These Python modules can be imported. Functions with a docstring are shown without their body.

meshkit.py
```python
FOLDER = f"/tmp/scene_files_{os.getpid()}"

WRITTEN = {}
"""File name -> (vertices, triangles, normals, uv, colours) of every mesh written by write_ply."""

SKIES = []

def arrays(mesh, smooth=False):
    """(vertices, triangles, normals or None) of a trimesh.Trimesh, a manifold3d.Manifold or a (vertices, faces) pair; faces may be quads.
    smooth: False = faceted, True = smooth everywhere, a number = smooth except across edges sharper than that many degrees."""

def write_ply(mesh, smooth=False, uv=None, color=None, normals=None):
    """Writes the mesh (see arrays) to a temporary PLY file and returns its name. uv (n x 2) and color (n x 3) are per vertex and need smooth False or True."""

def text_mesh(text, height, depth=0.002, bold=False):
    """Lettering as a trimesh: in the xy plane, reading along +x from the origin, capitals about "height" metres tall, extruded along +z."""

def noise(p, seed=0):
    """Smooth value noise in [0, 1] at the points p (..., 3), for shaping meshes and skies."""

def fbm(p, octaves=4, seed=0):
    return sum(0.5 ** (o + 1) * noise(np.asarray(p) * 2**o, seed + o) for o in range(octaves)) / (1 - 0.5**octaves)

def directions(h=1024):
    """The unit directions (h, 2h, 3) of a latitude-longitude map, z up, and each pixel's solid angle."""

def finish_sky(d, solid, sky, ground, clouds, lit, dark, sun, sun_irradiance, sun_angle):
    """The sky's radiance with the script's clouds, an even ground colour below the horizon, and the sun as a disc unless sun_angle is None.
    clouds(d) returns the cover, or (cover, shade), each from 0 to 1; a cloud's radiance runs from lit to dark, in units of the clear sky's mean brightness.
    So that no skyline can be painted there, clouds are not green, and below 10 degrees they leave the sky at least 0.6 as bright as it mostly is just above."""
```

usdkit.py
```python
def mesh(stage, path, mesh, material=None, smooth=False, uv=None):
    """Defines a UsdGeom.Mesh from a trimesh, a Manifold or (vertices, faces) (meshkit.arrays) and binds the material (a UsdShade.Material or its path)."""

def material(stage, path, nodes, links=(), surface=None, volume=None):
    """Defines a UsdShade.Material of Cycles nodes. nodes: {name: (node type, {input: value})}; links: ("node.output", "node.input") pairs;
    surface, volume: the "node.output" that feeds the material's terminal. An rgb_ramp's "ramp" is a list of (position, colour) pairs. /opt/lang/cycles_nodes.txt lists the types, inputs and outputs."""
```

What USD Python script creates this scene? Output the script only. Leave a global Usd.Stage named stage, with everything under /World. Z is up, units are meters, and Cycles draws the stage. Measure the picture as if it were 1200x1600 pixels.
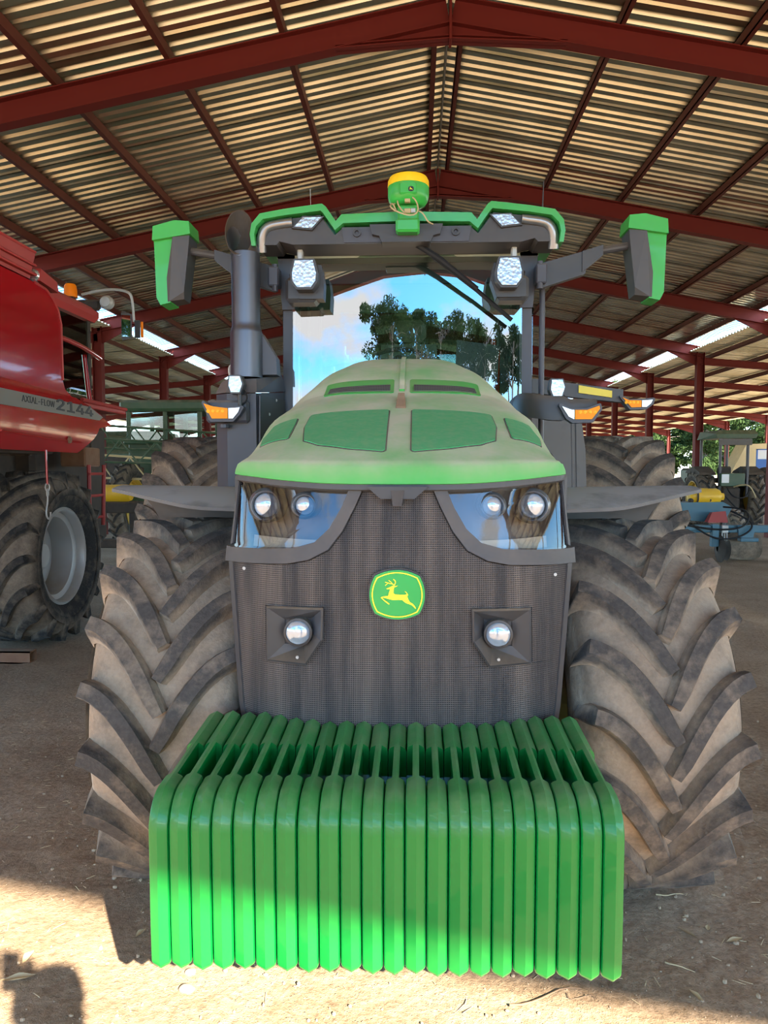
import math, random
import numpy as np, trimesh, manifold3d as m3, shapely, usdkit, meshkit
from shapely.geometry import Polygon, LineString, Point
from shapely import affinity
from scipy.interpolate import PchipInterpolator, LinearNDInterpolator
from pxr import Usd, UsdGeom, UsdLux, UsdShade, Gf, Sdf, Vt

stage = Usd.Stage.CreateInMemory()
UsdGeom.SetStageUpAxis(stage, 'Z'); UsdGeom.SetStageMetersPerUnit(stage, 1.0)
UsdGeom.Xform.Define(stage, '/World'); UsdGeom.Scope.Define(stage, '/World/Looks')
rng = np.random.default_rng(7); random.seed(7)
PI = math.pi

# ---------------------------------------------------------------- camera, sky, sun, exposure
F = 1150.0
TH = math.atan(70 / F); PH = math.atan(50 / F * math.cos(TH))
fw = np.array([-math.sin(PH) * math.cos(TH), math.cos(PH) * math.cos(TH), -math.sin(TH)])
rt = np.array([math.cos(PH), math.sin(PH), 0.0]); up = np.cross(rt, fw)
EYE = np.array([0.06, -3.35, 1.775])
cam = UsdGeom.Camera.Define(stage, '/World/camera')
cam.CreateHorizontalApertureAttr(36.0); cam.CreateFocalLengthAttr(36.0 * F / 1200)
cam.CreateClippingRangeAttr(Gf.Vec2f(0.05, 2000.0))
cam.CreateExposureAttr(0.58)
cam.AddTransformOp().Set(Gf.Matrix4d(*rt, 0, *up, 0, *(-fw), 0, *EYE, 1))
SUN_A, SUN_B = 0.82, 1.42            # how far a shadow falls to -x and to +y for each metre of height
SKY, SUN, SUN_COL = 0.33, 5.7, (1.0, 0.88, 0.70)
to_sun = np.array([SUN_A, -SUN_B, 1.0]); to_sun /= np.linalg.norm(to_sun)
sun = UsdLux.DistantLight.Define(stage, '/World/sun')
zax = to_sun; xax = np.cross([0, 0, 1.0], zax); xax /= np.linalg.norm(xax); yax = np.cross(zax, xax)
sun.AddTransformOp().Set(Gf.Matrix4d(*xax, 0, *yax, 0, *zax, 0, 0, 0, 0, 1))
sun.CreateIntensityAttr(SUN); sun.CreateNormalizeAttr(True); sun.CreateAngleAttr(0.55); sun.CreateColorAttr(Gf.Vec3f(*SUN_COL))
sky_m = usdkit.material(stage, '/World/Looks/sky', {
    'tc': ('texture_coordinate', {}),
    'map': ('mapping', {'scale': (1.0, 1.0, 1.9), 'location': (0.35, 0.2, 0.1)}),
    'sky': ('sky_texture', {'sky_type': 'multiple_scattering', 'sun_disc': False, 'sun_elevation': math.asin(to_sun[2]), 'sun_rotation': math.atan2(to_sun[0], to_sun[1]), 'aerosol_density': 0.35, 'air_density': 1.0, 'ozone_density': 1.6}), 'hs': ('hsv', {'saturation': 1.25}),
    'n': ('noise_texture', {'scale': 4.2, 'detail': 7.0, 'roughness': 0.52}),
    'r': ('rgb_ramp', {'ramp': [(0.50, (0, 0, 0)), (0.62, (1, 1, 1))]}),
    'mx': ('mix', {'color2': (5.2, 5.2, 5.3)}), 'bg': ('background_shader', {'strength': SKY})},
    [('tc.generated', 'map.vector'), ('map.vector', 'n.vector'), ('n.fac', 'r.fac'), ('r.color', 'mx.fac'), ('sky.color', 'hs.color'), ('hs.color', 'mx.color1'), ('mx.color', 'bg.color')], surface='bg.background')
dome = UsdLux.DomeLight.Define(stage, '/World/sky'); UsdShade.MaterialBindingAPI.Apply(dome.GetPrim()).Bind(sky_m)

# ---------------------------------------------------------------- scene helpers
used = {}
def numbered(parent, name):
    k = used.get((parent, name), 0); used[(parent, name)] = k + 1
    return f'{parent}/{name}' if k == 0 else f'{parent}/{name}_{k:03d}'
LOC = {}
def meta(prim, label=None, cat=None, group=None, kind=None):
    for k, v in (('label', label), ('category', cat), ('group', group), ('kind', kind)):
        if v: prim.SetCustomDataByKey(k, v)
def thing(name, label=None, cat=None, loc=(0, 0, 0), group=None, kind=None, rz=0):
    p = numbered('/World', name)
    x = UsdGeom.Xform.Define(stage, p); x.AddTranslateOp().Set(Gf.Vec3d(*map(float, loc)))
    if rz: x.AddRotateZOp().Set(float(rz))
    LOC[p] = np.array(loc, float); meta(x.GetPrim(), label, cat, group, kind)
    return p
def part(parent, name, mesh, mat, label=None, smooth=False, dust=None, kind=None):
    """One Mesh under PARENT, its points given in the world and stored relative to the thing's base."""
    p = numbered(parent, name); LOC[p] = LOC[parent]
    v, f, n = meshkit.arrays(mesh, smooth)
    m = usdkit.mesh(stage, p, (v - LOC[p], f), None)
    if n is not None:
        m.CreateNormalsAttr(Vt.Vec3fArray.FromNumpy(n.astype(np.float32))); m.SetNormalsInterpolation('vertex')
    UsdShade.MaterialBindingAPI.Apply(m.GetPrim()).Bind(MAT[mat])
    if dust is not None:
        d = dust(v).astype(np.float32)
        UsdGeom.PrimvarsAPI(m).CreatePrimvar('dust', Sdf.ValueTypeNames.FloatArray, 'vertex').Set(Vt.FloatArray.FromNumpy(d))
    meta(m.GetPrim(), label, None, None, kind)
    return p
def single(name, mesh, mat, label, cat, group=None, loc=None, smooth=False, kind=None):
    """A thing that is one mesh."""
    p = numbered('/World', name); v, f, n = meshkit.arrays(mesh, smooth)
    loc = np.array([v[:, 0].mean(), v[:, 1].mean(), v[:, 2].min()]) if loc is None else np.array(loc, float)
    m = usdkit.mesh(stage, p, (v - loc, f), None)
    if n is not None:
        m.CreateNormalsAttr(Vt.Vec3fArray.FromNumpy(n.astype(np.float32))); m.SetNormalsInterpolation('vertex')
    UsdGeom.Xformable(m).AddTranslateOp().Set(Gf.Vec3d(*map(float, loc)))
    UsdShade.MaterialBindingAPI.Apply(m.GetPrim()).Bind(MAT[mat]); meta(m.GetPrim(), label, cat, group, kind)
    return p
def copy(src, label, loc, rz=0, scale=None):
    d = dict(stage.GetPrimAtPath(src).GetCustomData())
    p = thing(src.split('/')[-1], label, d.get('category'), loc, d.get('group'), d.get('kind'))
    x = UsdGeom.Xformable(stage.GetPrimAtPath(p)); x.ClearXformOpOrder()
    pr = x.GetPrim(); pr.GetReferences().AddInternalReference(src)
    x.SetXformOpOrder([])
    x.AddTranslateOp(opSuffix='place').Set(Gf.Vec3d(*map(float, loc)))
    if rz: x.AddRotateZOp(opSuffix='place').Set(float(rz))
    if scale: x.AddScaleOp(opSuffix='place').Set(Gf.Vec3f(*scale))
    pr.SetInstanceable(True)
    return p

# ---------------------------------------------------------------- mesh helpers
cat = trimesh.util.concatenate
def T(v, f): return trimesh.Trimesh(np.asarray(v, float), np.asarray(f, int), process=False)
def box(lo, hi):
    lo, hi = np.minimum(lo, hi), np.maximum(lo, hi)
    m = trimesh.creation.box(np.subtract(hi, lo)); m.apply_translation((np.array(lo) + hi) / 2); return m
def hull(pts): return trimesh.convex.convex_hull(np.asarray(pts, float))
def cbox(lo, hi, c=0.01):
    """A box with chamfered edges."""
    lo, hi = np.minimum(lo, hi).astype(float), np.maximum(lo, hi).astype(float); c = min(c, *(0.45 * (hi - lo)))
    pts = []
    for i in np.ndindex(2, 2, 2):
        p = np.where(i, hi, lo); s = np.where(i, -1, 1) * c
        for k in range(3):
            q = p + s; q[k] = p[k]; pts.append(q)
    return hull(pts)
def frame_of(d):
    d = d / np.linalg.norm(d); a = np.array([0, 0, 1.0]) if abs(d[2]) < 0.9 else np.array([1.0, 0, 0])
    u = np.cross(a, d); u /= np.linalg.norm(u); return u, np.cross(d, u)
def tube(pts, r, n=10, closed=False):
    pts = np.asarray(pts, float); k = len(pts); r = np.broadcast_to(r, k)
    tang = np.gradient(pts, axis=0) if not closed else (np.roll(pts, -1, 0) - np.roll(pts, 1, 0))
    u, w = frame_of(tang[0]); v, ang = [], np.arange(n) * 2 * PI / n
    for i in range(k):
        t = tang[i] / np.linalg.norm(tang[i]); u = u - t * (u @ t); u /= np.linalg.norm(u); w = np.cross(t, u)
        v.append(pts[i] + r[i] * (np.cos(ang)[:, None] * u + np.sin(ang)[:, None] * w))
    v = np.vstack(v); f = []
    for i in range(k if closed else k - 1):
        a, b = i * n, ((i + 1) % k) * n
        for j in range(n):
            q = (j + 1) % n; f += [[a + j, a + q, b + q], [a + j, b + q, b + j]]
    if not closed:
        c0, c1 = len(v), len(v) + 1; v = np.vstack([v, pts[0], pts[-1]])
        for j in range(n):
            q = (j + 1) % n; f += [[c0, q, j], [c1, (k - 1) * n + j, (k - 1) * n + q]]
    return T(v, f)
def smooth_path(pts, n=24, closed=False):
    pts = np.asarray(pts, float)
    if closed: pts = np.vstack([pts, pts[:1]])
    t = np.linspace(0, 1, len(pts)); from scipy.interpolate import CubicSpline
    s = CubicSpline(t, pts, bc_type='periodic' if closed else 'natural')(np.linspace(0, 1, n + (1 if closed else 0)))
    return s[:-1] if closed else s
def lathe(prof, n=32, axis='z', at=(0, 0, 0)):
    """prof: (radius, height) pairs, revolved about the axis."""
    prof = np.asarray(prof, float); k = len(prof); ang = np.arange(n) * 2 * PI / n
    v = np.stack([np.outer(np.cos(ang), prof[:, 0]), np.outer(np.sin(ang), prof[:, 0]), np.tile(prof[:, 1], (n, 1))], -1).reshape(-1, 3); f = []
    for i in range(n):
        a, b = i * k, ((i + 1) % n) * k
        for j in range(k - 1): f += [[a + j, b + j, b + j + 1], [a + j, b + j + 1, a + j + 1]]
    if axis == 'x': v = v[:, [2, 0, 1]]
    if axis == 'y': v = v[:, [1, 2, 0]]
    return T(v + np.array(at), f)
def prism(poly, lo, hi, axis='y'):
    """A 2D outline extruded from LO to HI along the axis; the outline is (x,z) for y, (y,z) for x, (x,y) for z."""
    poly = poly if hasattr(poly, 'geom_type') else Polygon(poly)
    if not poly.is_valid: poly = poly.buffer(0)
    out = []
    for g in getattr(poly, 'geoms', [poly]):
        m = trimesh.creation.extrude_polygon(g, hi - lo, engine='earcut'); v = m.vertices
        p, q, t = v[:, 0], v[:, 1], v[:, 2] + lo
        v2 = {'y': np.stack([p, t, q], 1), 'x': np.stack([t, p, q], 1), 'z': np.stack([p, q, t], 1)}[axis]
        f = m.faces[:, ::-1] if axis == 'y' else m.faces
        out.append(T(v2, f))
    return cat(out)
def loft(rings, caps=True, closed=True):
    rings = np.asarray(rings, float); k, n = rings.shape[:2]; v = rings.reshape(-1, 3); f = []
    for i in range(k - 1):
        for j in range(n if closed else n - 1):
            q = (j + 1) % n; a, b = i * n, (i + 1) * n
            f += [[a + j, a + q, b + q], [a + j, b + q, b + j]]
    if caps and closed:
        c0, c1 = len(v), len(v) + 1; v = np.vstack([v, rings[0].mean(0), rings[-1].mean(0)])
        for j in range(n):
            q = (j + 1) % n; f += [[c0, q, j], [c1, (k - 1) * n + j, (k - 1) * n + q]]
    m = T(v, f)
    if caps and closed and m.is_watertight and m.volume < 0: m.invert()
    return m
def grid(pts):
    """A surface from a (k, n, 3) grid of points."""
    return loft(pts, caps=False, closed=False)
def solid(m):
    mm = m3.Manifold(m3.Mesh(np.asarray(m.vertices, np.float32), np.asarray(m.faces, np.uint32))); return mm
def back(m):
    a = m.to_mesh(); return T(a.vert_properties[:, :3], a.tri_verts)
def mirx(m):
    m = m.copy(); v = m.vertices.copy(); v[:, 0] *= -1; return T(v, m.faces[:, ::-1])
def rotz(m, a, about):
    m = m.copy(); m.apply_transform(trimesh.transformations.rotation_matrix(a, [0, 0, 1], about)); return m
def xform(m, M):
    m = m.copy(); m.apply_transform(M); return m
def ball(c, r, n=2, sc=(1, 1, 1)):
    m = trimesh.creation.icosphere(n, r); m.apply_scale(sc); m.apply_translation(c); return m
def cyl(a, b, r, n=16): return tube([a, b], r, n)
def bolt(c, r=0.012, axis='y', h=0.01):
    return lathe([(0, -h), (r * 0.8, -h), (r, -h * 0.5), (r, 0)], 8, axis, c)

# ---------------------------------------------------------------- materials
MAT = {}
def M(name, nodes, links, surf='p.BSDF'):
    MAT[name] = usdkit.material(stage, '/World/Looks/' + name, nodes, links, surface=surf)
def flat(name, col, rough=0.5, metal=0.0, coat=0.0, spec=0.5):
    M(name, {'p': ('principled_bsdf', {'base_color': col, 'roughness': rough, 'metallic': metal, 'coat_weight': coat, 'specular_ior_level': spec})}, [])
DUST = (0.36, 0.27, 0.17)
def paint(name, col, rough=0.4, metal=0.0, coat=0.0, side=0.0, top=0.0, dust=DUST, ns=6.0, stretch=(1, 1, 1), lo=0.35, hi=0.65, bump=0.0, bs=200.0, spec=0.5):
    """Paint or plastic under settled dust: SIDE and TOP are how much lies on upright and on upward faces, broken up by noise."""
    M(name, {
        'g': ('geometry', {}), 's': ('separate_xyz', {}), 'mp': ('mapping', {'scale': stretch}),
        'mr': ('map_range', {'from_min': 0.05, 'from_max': 0.75, 'to_min': side, 'to_max': top, 'clamp': True}),
        'n': ('noise_texture', {'scale': ns, 'detail': 6.0, 'roughness': 0.62}), 'nr': ('map_range', {'from_min': lo, 'from_max': hi, 'to_min': 0.45, 'to_max': 1.15, 'clamp': True}),
        'mu': ('math', {'math_type': 'multiply', 'use_clamp': True}), 'mx': ('mix', {'color1': col, 'color2': dust}),
        'rr': ('map_range', {'to_min': rough, 'to_max': 0.92, 'clamp': True}),
        'bn': ('noise_texture', {'scale': bs, 'detail': 2.0}), 'b': ('bump', {'strength': bump, 'distance': 0.01}),
        'p': ('principled_bsdf', {'metallic': metal, 'coat_weight': coat, 'specular_ior_level': spec})},
      [('g.normal', 's.vector'), ('s.z', 'mr.value'), ('g.position', 'mp.vector'), ('mp.vector', 'n.vector'), ('n.fac', 'nr.value'), ('mr.result', 'mu.value1'), ('nr.result', 'mu.value2'),
       ('mu.value', 'mx.fac'), ('mx.color', 'p.base_color'), ('mu.value', 'rr.value'), ('rr.result', 'p.roughness')] +
      ([('g.position', 'bn.vector'), ('bn.fac', 'b.height'), ('b.normal', 'p.normal')] if bump else []))

GREEN = (0.025, 0.27, 0.045)
paint('green_paint', (0.022, 0.30, 0.052), 0.32, coat=0.3, side=0.06, top=0.3)
paint('green_cap', (0.03, 0.33, 0.045), 0.35, coat=0.2, side=0.02, top=0.15)
paint('hood_green', (0.035, 0.36, 0.06), 0.5, side=0.08, top=0.90, dust=(0.45, 0.44, 0.31), ns=3.0, lo=0.3, hi=0.6, spec=0.3)
paint('panel_green', (0.03, 0.30, 0.11), 0.6, side=0.1, top=0.30, dust=(0.34, 0.36, 0.22), ns=40, spec=0.3)
paint('weight_green', (0.002, 0.175, 0.027), 0.34, coat=0.25, side=0.0, top=0.26, dust=(0.30, 0.33, 0.20), ns=9.0, lo=0.42, hi=0.62, bump=0.05, bs=60, spec=0.3)
paint('black_plastic', (0.033, 0.032, 0.037), 0.48, side=0.06, top=0.5, dust=(0.33, 0.26, 0.19))
paint('dark_plastic', (0.026, 0.026, 0.031), 0.42, side=0.05, top=0.35)
paint('cab_metal', (0.045, 0.045, 0.058), 0.45, side=0.04, top=0.55, dust=(0.30, 0.24, 0.19))
paint('exhaust_metal', (0.10, 0.10, 0.115), 0.34, metal=0.85, side=0.02, top=0.2)
paint('fender_plastic', (0.05, 0.048, 0.048), 0.5, side=0.2, top=0.85, dust=(0.27, 0.26, 0.255), ns=4.0, lo=0.3, hi=0.5)
paint('chassis_green', (0.03, 0.12, 0.03), 0.6, side=0.35, top=0.8)
paint('black_iron', (0.012, 0.011, 0.011), 0.7, side=0.25, top=0.6, dust=(0.16, 0.11, 0.07))
paint('red_steel', (0.135, 0.013, 0.011), 0.6, side=0.08, top=0.3, dust=(0.13, 0.045, 0.03), ns=2.0, spec=0.25)
paint('red_purlin', (0.10, 0.015, 0.010), 0.6, side=0.15, top=0.3, dust=(0.09, 0.05, 0.03), ns=2.0)
paint('harvester_red', (0.33, 0.003, 0.007), 0.13, coat=0.6, side=0.0, top=0.12, dust=(0.35, 0.12, 0.09))
paint('dusty_red', (0.36, 0.02, 0.018), 0.45, side=0.10, top=0.35, dust=(0.36, 0.16, 0.12))
flat('stripe_silver', (0.17, 0.155, 0.13), 0.4, 0.3); flat('ink', (0.012, 0.012, 0.013), 0.5)
paint('rim_silver', (0.42, 0.42, 0.41), 0.42, metal=0.35, side=0.12, top=0.4)
paint('rim_yellow', (0.62, 0.36, 0.02), 0.45, side=0.2, top=0.6)
paint('yellow_paint', (0.80, 0.46, 0.015), 0.4, side=0.03, top=0.15)
flat('yellow_cap', (0.85, 0.52, 0.01), 0.42); flat('badge_green', (0.02, 0.36, 0.07), 0.3); flat('badge_yellow', (0.90, 0.74, 0.03), 0.4)
flat('reflector_yellow', (0.72, 0.55, 0.03), 0.4)
flat('chrome', (0.75, 0.76, 0.78), 0.12, 1.0); flat('lamp_glass', (0.86, 0.87, 0.88), 0.08, 0.85); flat('soft_chrome', (0.26, 0.25, 0.25), 0.3, 0.8)
paint('lamp_bowl', (0.16, 0.135, 0.12), 0.35, metal=0.3, side=0.5, top=0.7, dust=(0.30, 0.235, 0.18), ns=14.0); flat('lamp_shelf', (0.60, 0.50, 0.38), 0.4); flat('bulb_glass', (0.42, 0.48, 0.56), 0.14, 0.5, coat=1.0)
flat('mirror_glass', (0.8, 0.85, 0.85), 0.02, 1.0)
M('facet_reflector', {'g': ('geometry', {}), 'v': ('voronoi_texture', {'scale': 55.0}), 'b': ('bump', {'strength': 0.12, 'distance': 0.02}), 'p': ('principled_bsdf', {'base_color': (0.46, 0.48, 0.51), 'metallic': 0.7, 'roughness': 0.25, 'coat_weight': 0.6})},
  [('g.position', 'v.vector'), ('v.distance', 'b.height'), ('b.normal', 'p.normal')])
flat('amber', (1.0, 0.30, 0.0), 0.45, spec=0.25); flat('amber_dark', (0.95, 0.22, 0.0), 0.4, spec=0.3); flat('amber_cell', (1.0, 0.46, 0.02), 0.4, spec=0.3); flat('white_lens', (0.72, 0.73, 0.77), 0.15, 0.3, coat=0.5)
flat('cable_beige', (0.42, 0.32, 0.17), 0.7); flat('cable_black', (0.010, 0.010, 0.011), 0.6, spec=0.3); flat('skin', (0.45, 0.25, 0.17), 0.6)
flat('cloth_blue', (0.10, 0.14, 0.24), 0.9); flat('cloth_tan', (0.36, 0.28, 0.18), 0.9); flat('hair', (0.03, 0.02, 0.015), 0.7)
flat('rear_seat', (0.24, 0.28, 0.23), 0.8); flat('cab_lining', (0.36, 0.40, 0.33), 0.8); flat('sign_white', (0.75, 0.77, 0.78), 0.6); flat('sign_blue', (0.02, 0.12, 0.42), 0.5)
paint('teal_paint', (0.02, 0.125, 0.19), 0.4, side=0.08, top=0.3); paint('cream_plastic', (0.66, 0.52, 0.27), 0.5, side=0.15, top=0.4)
paint('old_green', (0.010, 0.060, 0.026), 0.45, side=0.1, top=0.4); paint('rust', (0.16, 0.055, 0.025), 0.85, side=0.3, top=0.6)
def pane(name, tint, ior, rough=0.0, floor=0.0):
    M(name, {'t': ('transparent_bsdf', {'color': tint}), 'g': ('glossy_bsdf', {'color': (1, 1, 1), 'roughness': rough}), 'f': ('fresnel', {'IOR': ior}),
             'a': ('math', {'math_type': 'add', 'value2': floor, 'use_clamp': True}), 'x': ('mix_closure', {})},
      [('f.fac', 'a.value1'), ('a.value', 'x.fac'), ('t.BSDF', 'x.closure1'), ('g.BSDF', 'x.closure2')], 'x.closure')
pane('windscreen_glass', (0.70, 0.86, 0.78), 1.55, 0.0, 0.23)
pane('cab_glass', (0.62, 0.78, 0.70), 1.5, 0.0, 0.05)
pane('lens_clear', (0.80, 0.79, 0.78), 1.5, 0.03, 0.025)
M('skylight', {'tr': ('translucent_bsdf', {'color': (0.50, 0.66, 0.82)}), 't': ('transparent_bsdf', {'color': (0.72, 0.86, 0.97)}), 'x': ('mix_closure', {'fac': 0.97})},
  [('t.BSDF', 'x.closure1'), ('tr.BSDF', 'x.closure2')], 'x.closure')
# galvanised sheet
M('galvanised', {'g': ('geometry', {}), 'n': ('noise_texture', {'scale': 1.3, 'detail': 5.0}), 'c': ('rgb_ramp', {'ramp': [(0.3, (0.48, 0.44, 0.31)), (0.7, (0.68, 0.64, 0.49))]}),
                 'p': ('principled_bsdf', {'metallic': 0.9, 'roughness': 0.26})}, [('g.position', 'n.vector'), ('n.fac', 'c.fac'), ('c.color', 'p.base_color')])
M('galvanised_pale', {'g': ('geometry', {}), 'n': ('noise_texture', {'scale': 0.9, 'detail': 5.0}), 'c': ('rgb_ramp', {'ramp': [(0.3, (0.62, 0.58, 0.40)), (0.7, (0.82, 0.79, 0.60))]}), 'p': ('principled_bsdf', {'metallic': 0.4, 'roughness': 0.38})}, [('g.position', 'n.vector'), ('n.fac', 'c.fac'), ('c.color', 'p.base_color')])
# tyres: dust is a per-vertex weight, 0 on the worn lug tops, 1 in the grooves
def rubber(name, dirt=(0.37, 0.285, 0.205), amount=1.0, base=(0.028, 0.026, 0.025), hi=(0.085, 0.075, 0.068)):
    M(name, {'a': ('attribute', {'attribute': 'dust'}), 'g': ('geometry', {}), 'n': ('noise_texture', {'scale': 9.0, 'detail': 8.0, 'roughness': 0.65}), 'n2': ('noise_texture', {'scale': 60.0, 'detail': 4.0}),
             'rb': ('mix', {'color1': base, 'color2': hi}), 'sh': ('map_range', {'from_min': 0.25, 'from_max': 0.75, 'to_min': -0.55, 'to_max': 0.55}),
             'ad': ('math', {'math_type': 'add'}), 'mu': ('math', {'math_type': 'multiply', 'value2': amount, 'use_clamp': True}),
             'dc': ('mix', {'color1': tuple(0.62 * x for x in dirt), 'color2': dirt}), 'mx': ('mix', {}), 'b': ('bump', {'strength': 0.35, 'distance': 0.012}),
             'p': ('principled_bsdf', {'roughness': 0.82, 'specular_ior_level': 0.3})},
      [('g.position', 'n.vector'), ('g.position', 'n2.vector'), ('n2.fac', 'rb.fac'), ('n.fac', 'sh.value'), ('a.fac', 'ad.value1'), ('sh.result', 'ad.value2'), ('ad.value', 'mu.value1'),
       ('n2.fac', 'dc.fac'), ('mu.value', 'mx.fac'), ('rb.color', 'mx.color1'), ('dc.color', 'mx.color2'), ('mx.color', 'p.base_color'), ('n2.fac', 'b.height'), ('b.normal', 'p.normal')])
rubber('tyre_dirty'); rubber('tyre_dark', amount=0.55, base=(0.012, 0.012, 0.012), hi=(0.03, 0.029, 0.028))
# wire mesh grille, dusty in vertical streaks
M('grille_mesh', {'g': ('geometry', {}), 'sp': ('separate_xyz', {}), 'mz': ('math', {'math_type': 'multiply', 'value2': 898.0}), 'sz': ('math', {'math_type': 'sine'}), 'mx_': ('math', {'math_type': 'multiply', 'value2': 1047.0}), 'sx': ('math', {'math_type': 'sine'}),
                  'mm': ('math', {'math_type': 'maximum'}), 'mr': ('map_range', {'from_min': -0.3, 'from_max': 0.9, 'clamp': True}),
                  'mp': ('mapping', {'scale': (16.0, 2.0, 1.3)}), 'n': ('noise_texture', {'scale': 1.0, 'detail': 6.0, 'roughness': 0.6}), 'nr': ('map_range', {'from_min': 0.36, 'from_max': 0.72, 'to_min': 0.06, 'to_max': 0.75, 'clamp': True}),
                  'dc': ('mix', {'color1': (0.042, 0.041, 0.045), 'color2': (0.235, 0.19, 0.16)}), 'hole': ('mix', {'color1': (0.012, 0.012, 0.013)}),
                  'b': ('bump', {'strength': 0.4, 'distance': 0.004}), 'p': ('principled_bsdf', {'roughness': 0.7, 'specular_ior_level': 0.3})},
  [('g.position', 'sp.vector'), ('sp.z', 'mz.value1'), ('mz.value', 'sz.value1'), ('sp.x', 'mx_.value1'), ('mx_.value', 'sx.value1'), ('sz.value', 'mm.value1'), ('sx.value', 'mm.value2'), ('mm.value', 'mr.value'),
   ('g.position', 'mp.vector'), ('mp.vector', 'n.vector'), ('n.fac', 'nr.value'), ('nr.result', 'dc.fac'), ('mr.result', 'hole.fac'), ('dc.color', 'hole.color2'), ('hole.color', 'p.base_color'), ('mr.result', 'b.height'), ('b.normal', 'p.normal')])
M('vent_mesh', {'g': ('geometry', {}), 'v': ('voronoi_texture', {'scale': 140.0, 'randomness': 0.0}), 'r': ('rgb_ramp', {'ramp': [(0.25, (0.004, 0.004, 0.004)), (0.5, (0.09, 0.085, 0.08))]}), 'p': ('principled_bsdf', {'roughness': 0.7})},
  [('g.position', 'v.vector'), ('v.distance', 'r.fac'), ('r.color', 'p.base_color')])
# packed dirt
M('dirt', {'g': ('geometry', {}), 'n': ('noise_texture', {'scale': 1.1, 'detail': 9.0, 'roughness': 0.62}), 'n2': ('noise_texture', {'scale': 38.0, 'detail': 6.0, 'roughness': 0.7}), 'v': ('voronoi_texture', {'scale': 75.0}),
           'c': ('rgb_ramp', {'ramp': [(0.3, (0.30, 0.205, 0.13)), (0.52, (0.395, 0.282, 0.185)), (0.72, (0.47, 0.352, 0.245))]}), 'c2': ('rgb_ramp', {'ramp': [(0.3, (0.62, 0.6, 0.58)), (0.7, (1.25, 1.25, 1.25))]}), 'mx': ('mix', {'mix_type': 'multiply', 'fac': 1.0}),
           'vr': ('rgb_ramp', {'ramp': [(0.12, (1, 1, 1)), (0.22, (0, 0, 0))]}), 'vk': ('math', {'math_type': 'multiply', 'value2': 0.45}), 'm2': ('mix', {'color2': (0.46, 0.36, 0.26)}),
           'ad': ('math', {'math_type': 'add'}), 'b': ('bump', {'strength': 0.7, 'distance': 0.02}), 'p': ('principled_bsdf', {'roughness': 0.95, 'specular_ior_level': 0.15})},
  [('g.position', 'n.vector'), ('g.position', 'n2.vector'), ('g.position', 'v.vector'), ('n.fac', 'c.fac'), ('n2.fac', 'c2.fac'), ('c.color', 'mx.color1'), ('c2.color', 'mx.color2'), ('v.distance', 'vr.fac'), ('vr.color', 'vk.value1'), ('vk.value', 'm2.fac'),
   ('mx.color', 'm2.color1'), ('m2.color', 'p.base_color'), ('n2.fac', 'ad.value1'), ('vk.value', 'ad.value2'), ('ad.value', 'b.height'), ('b.normal', 'p.normal')])
M('dry_field', {'g': ('geometry', {}), 'n': ('noise_texture', {'scale': 0.35, 'detail': 8.0, 'roughness': 0.7}), 'c': ('rgb_ramp', {'ramp': [(0.35, (0.36, 0.29, 0.17)), (0.65, (0.56, 0.49, 0.32))]}), 'p': ('principled_bsdf', {'roughness': 0.95, 'specular_ior_level': 0.1})}, [('g.position', 'n.vector'), ('n.fac', 'c.fac'), ('c.color', 'p.base_color')])
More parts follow.
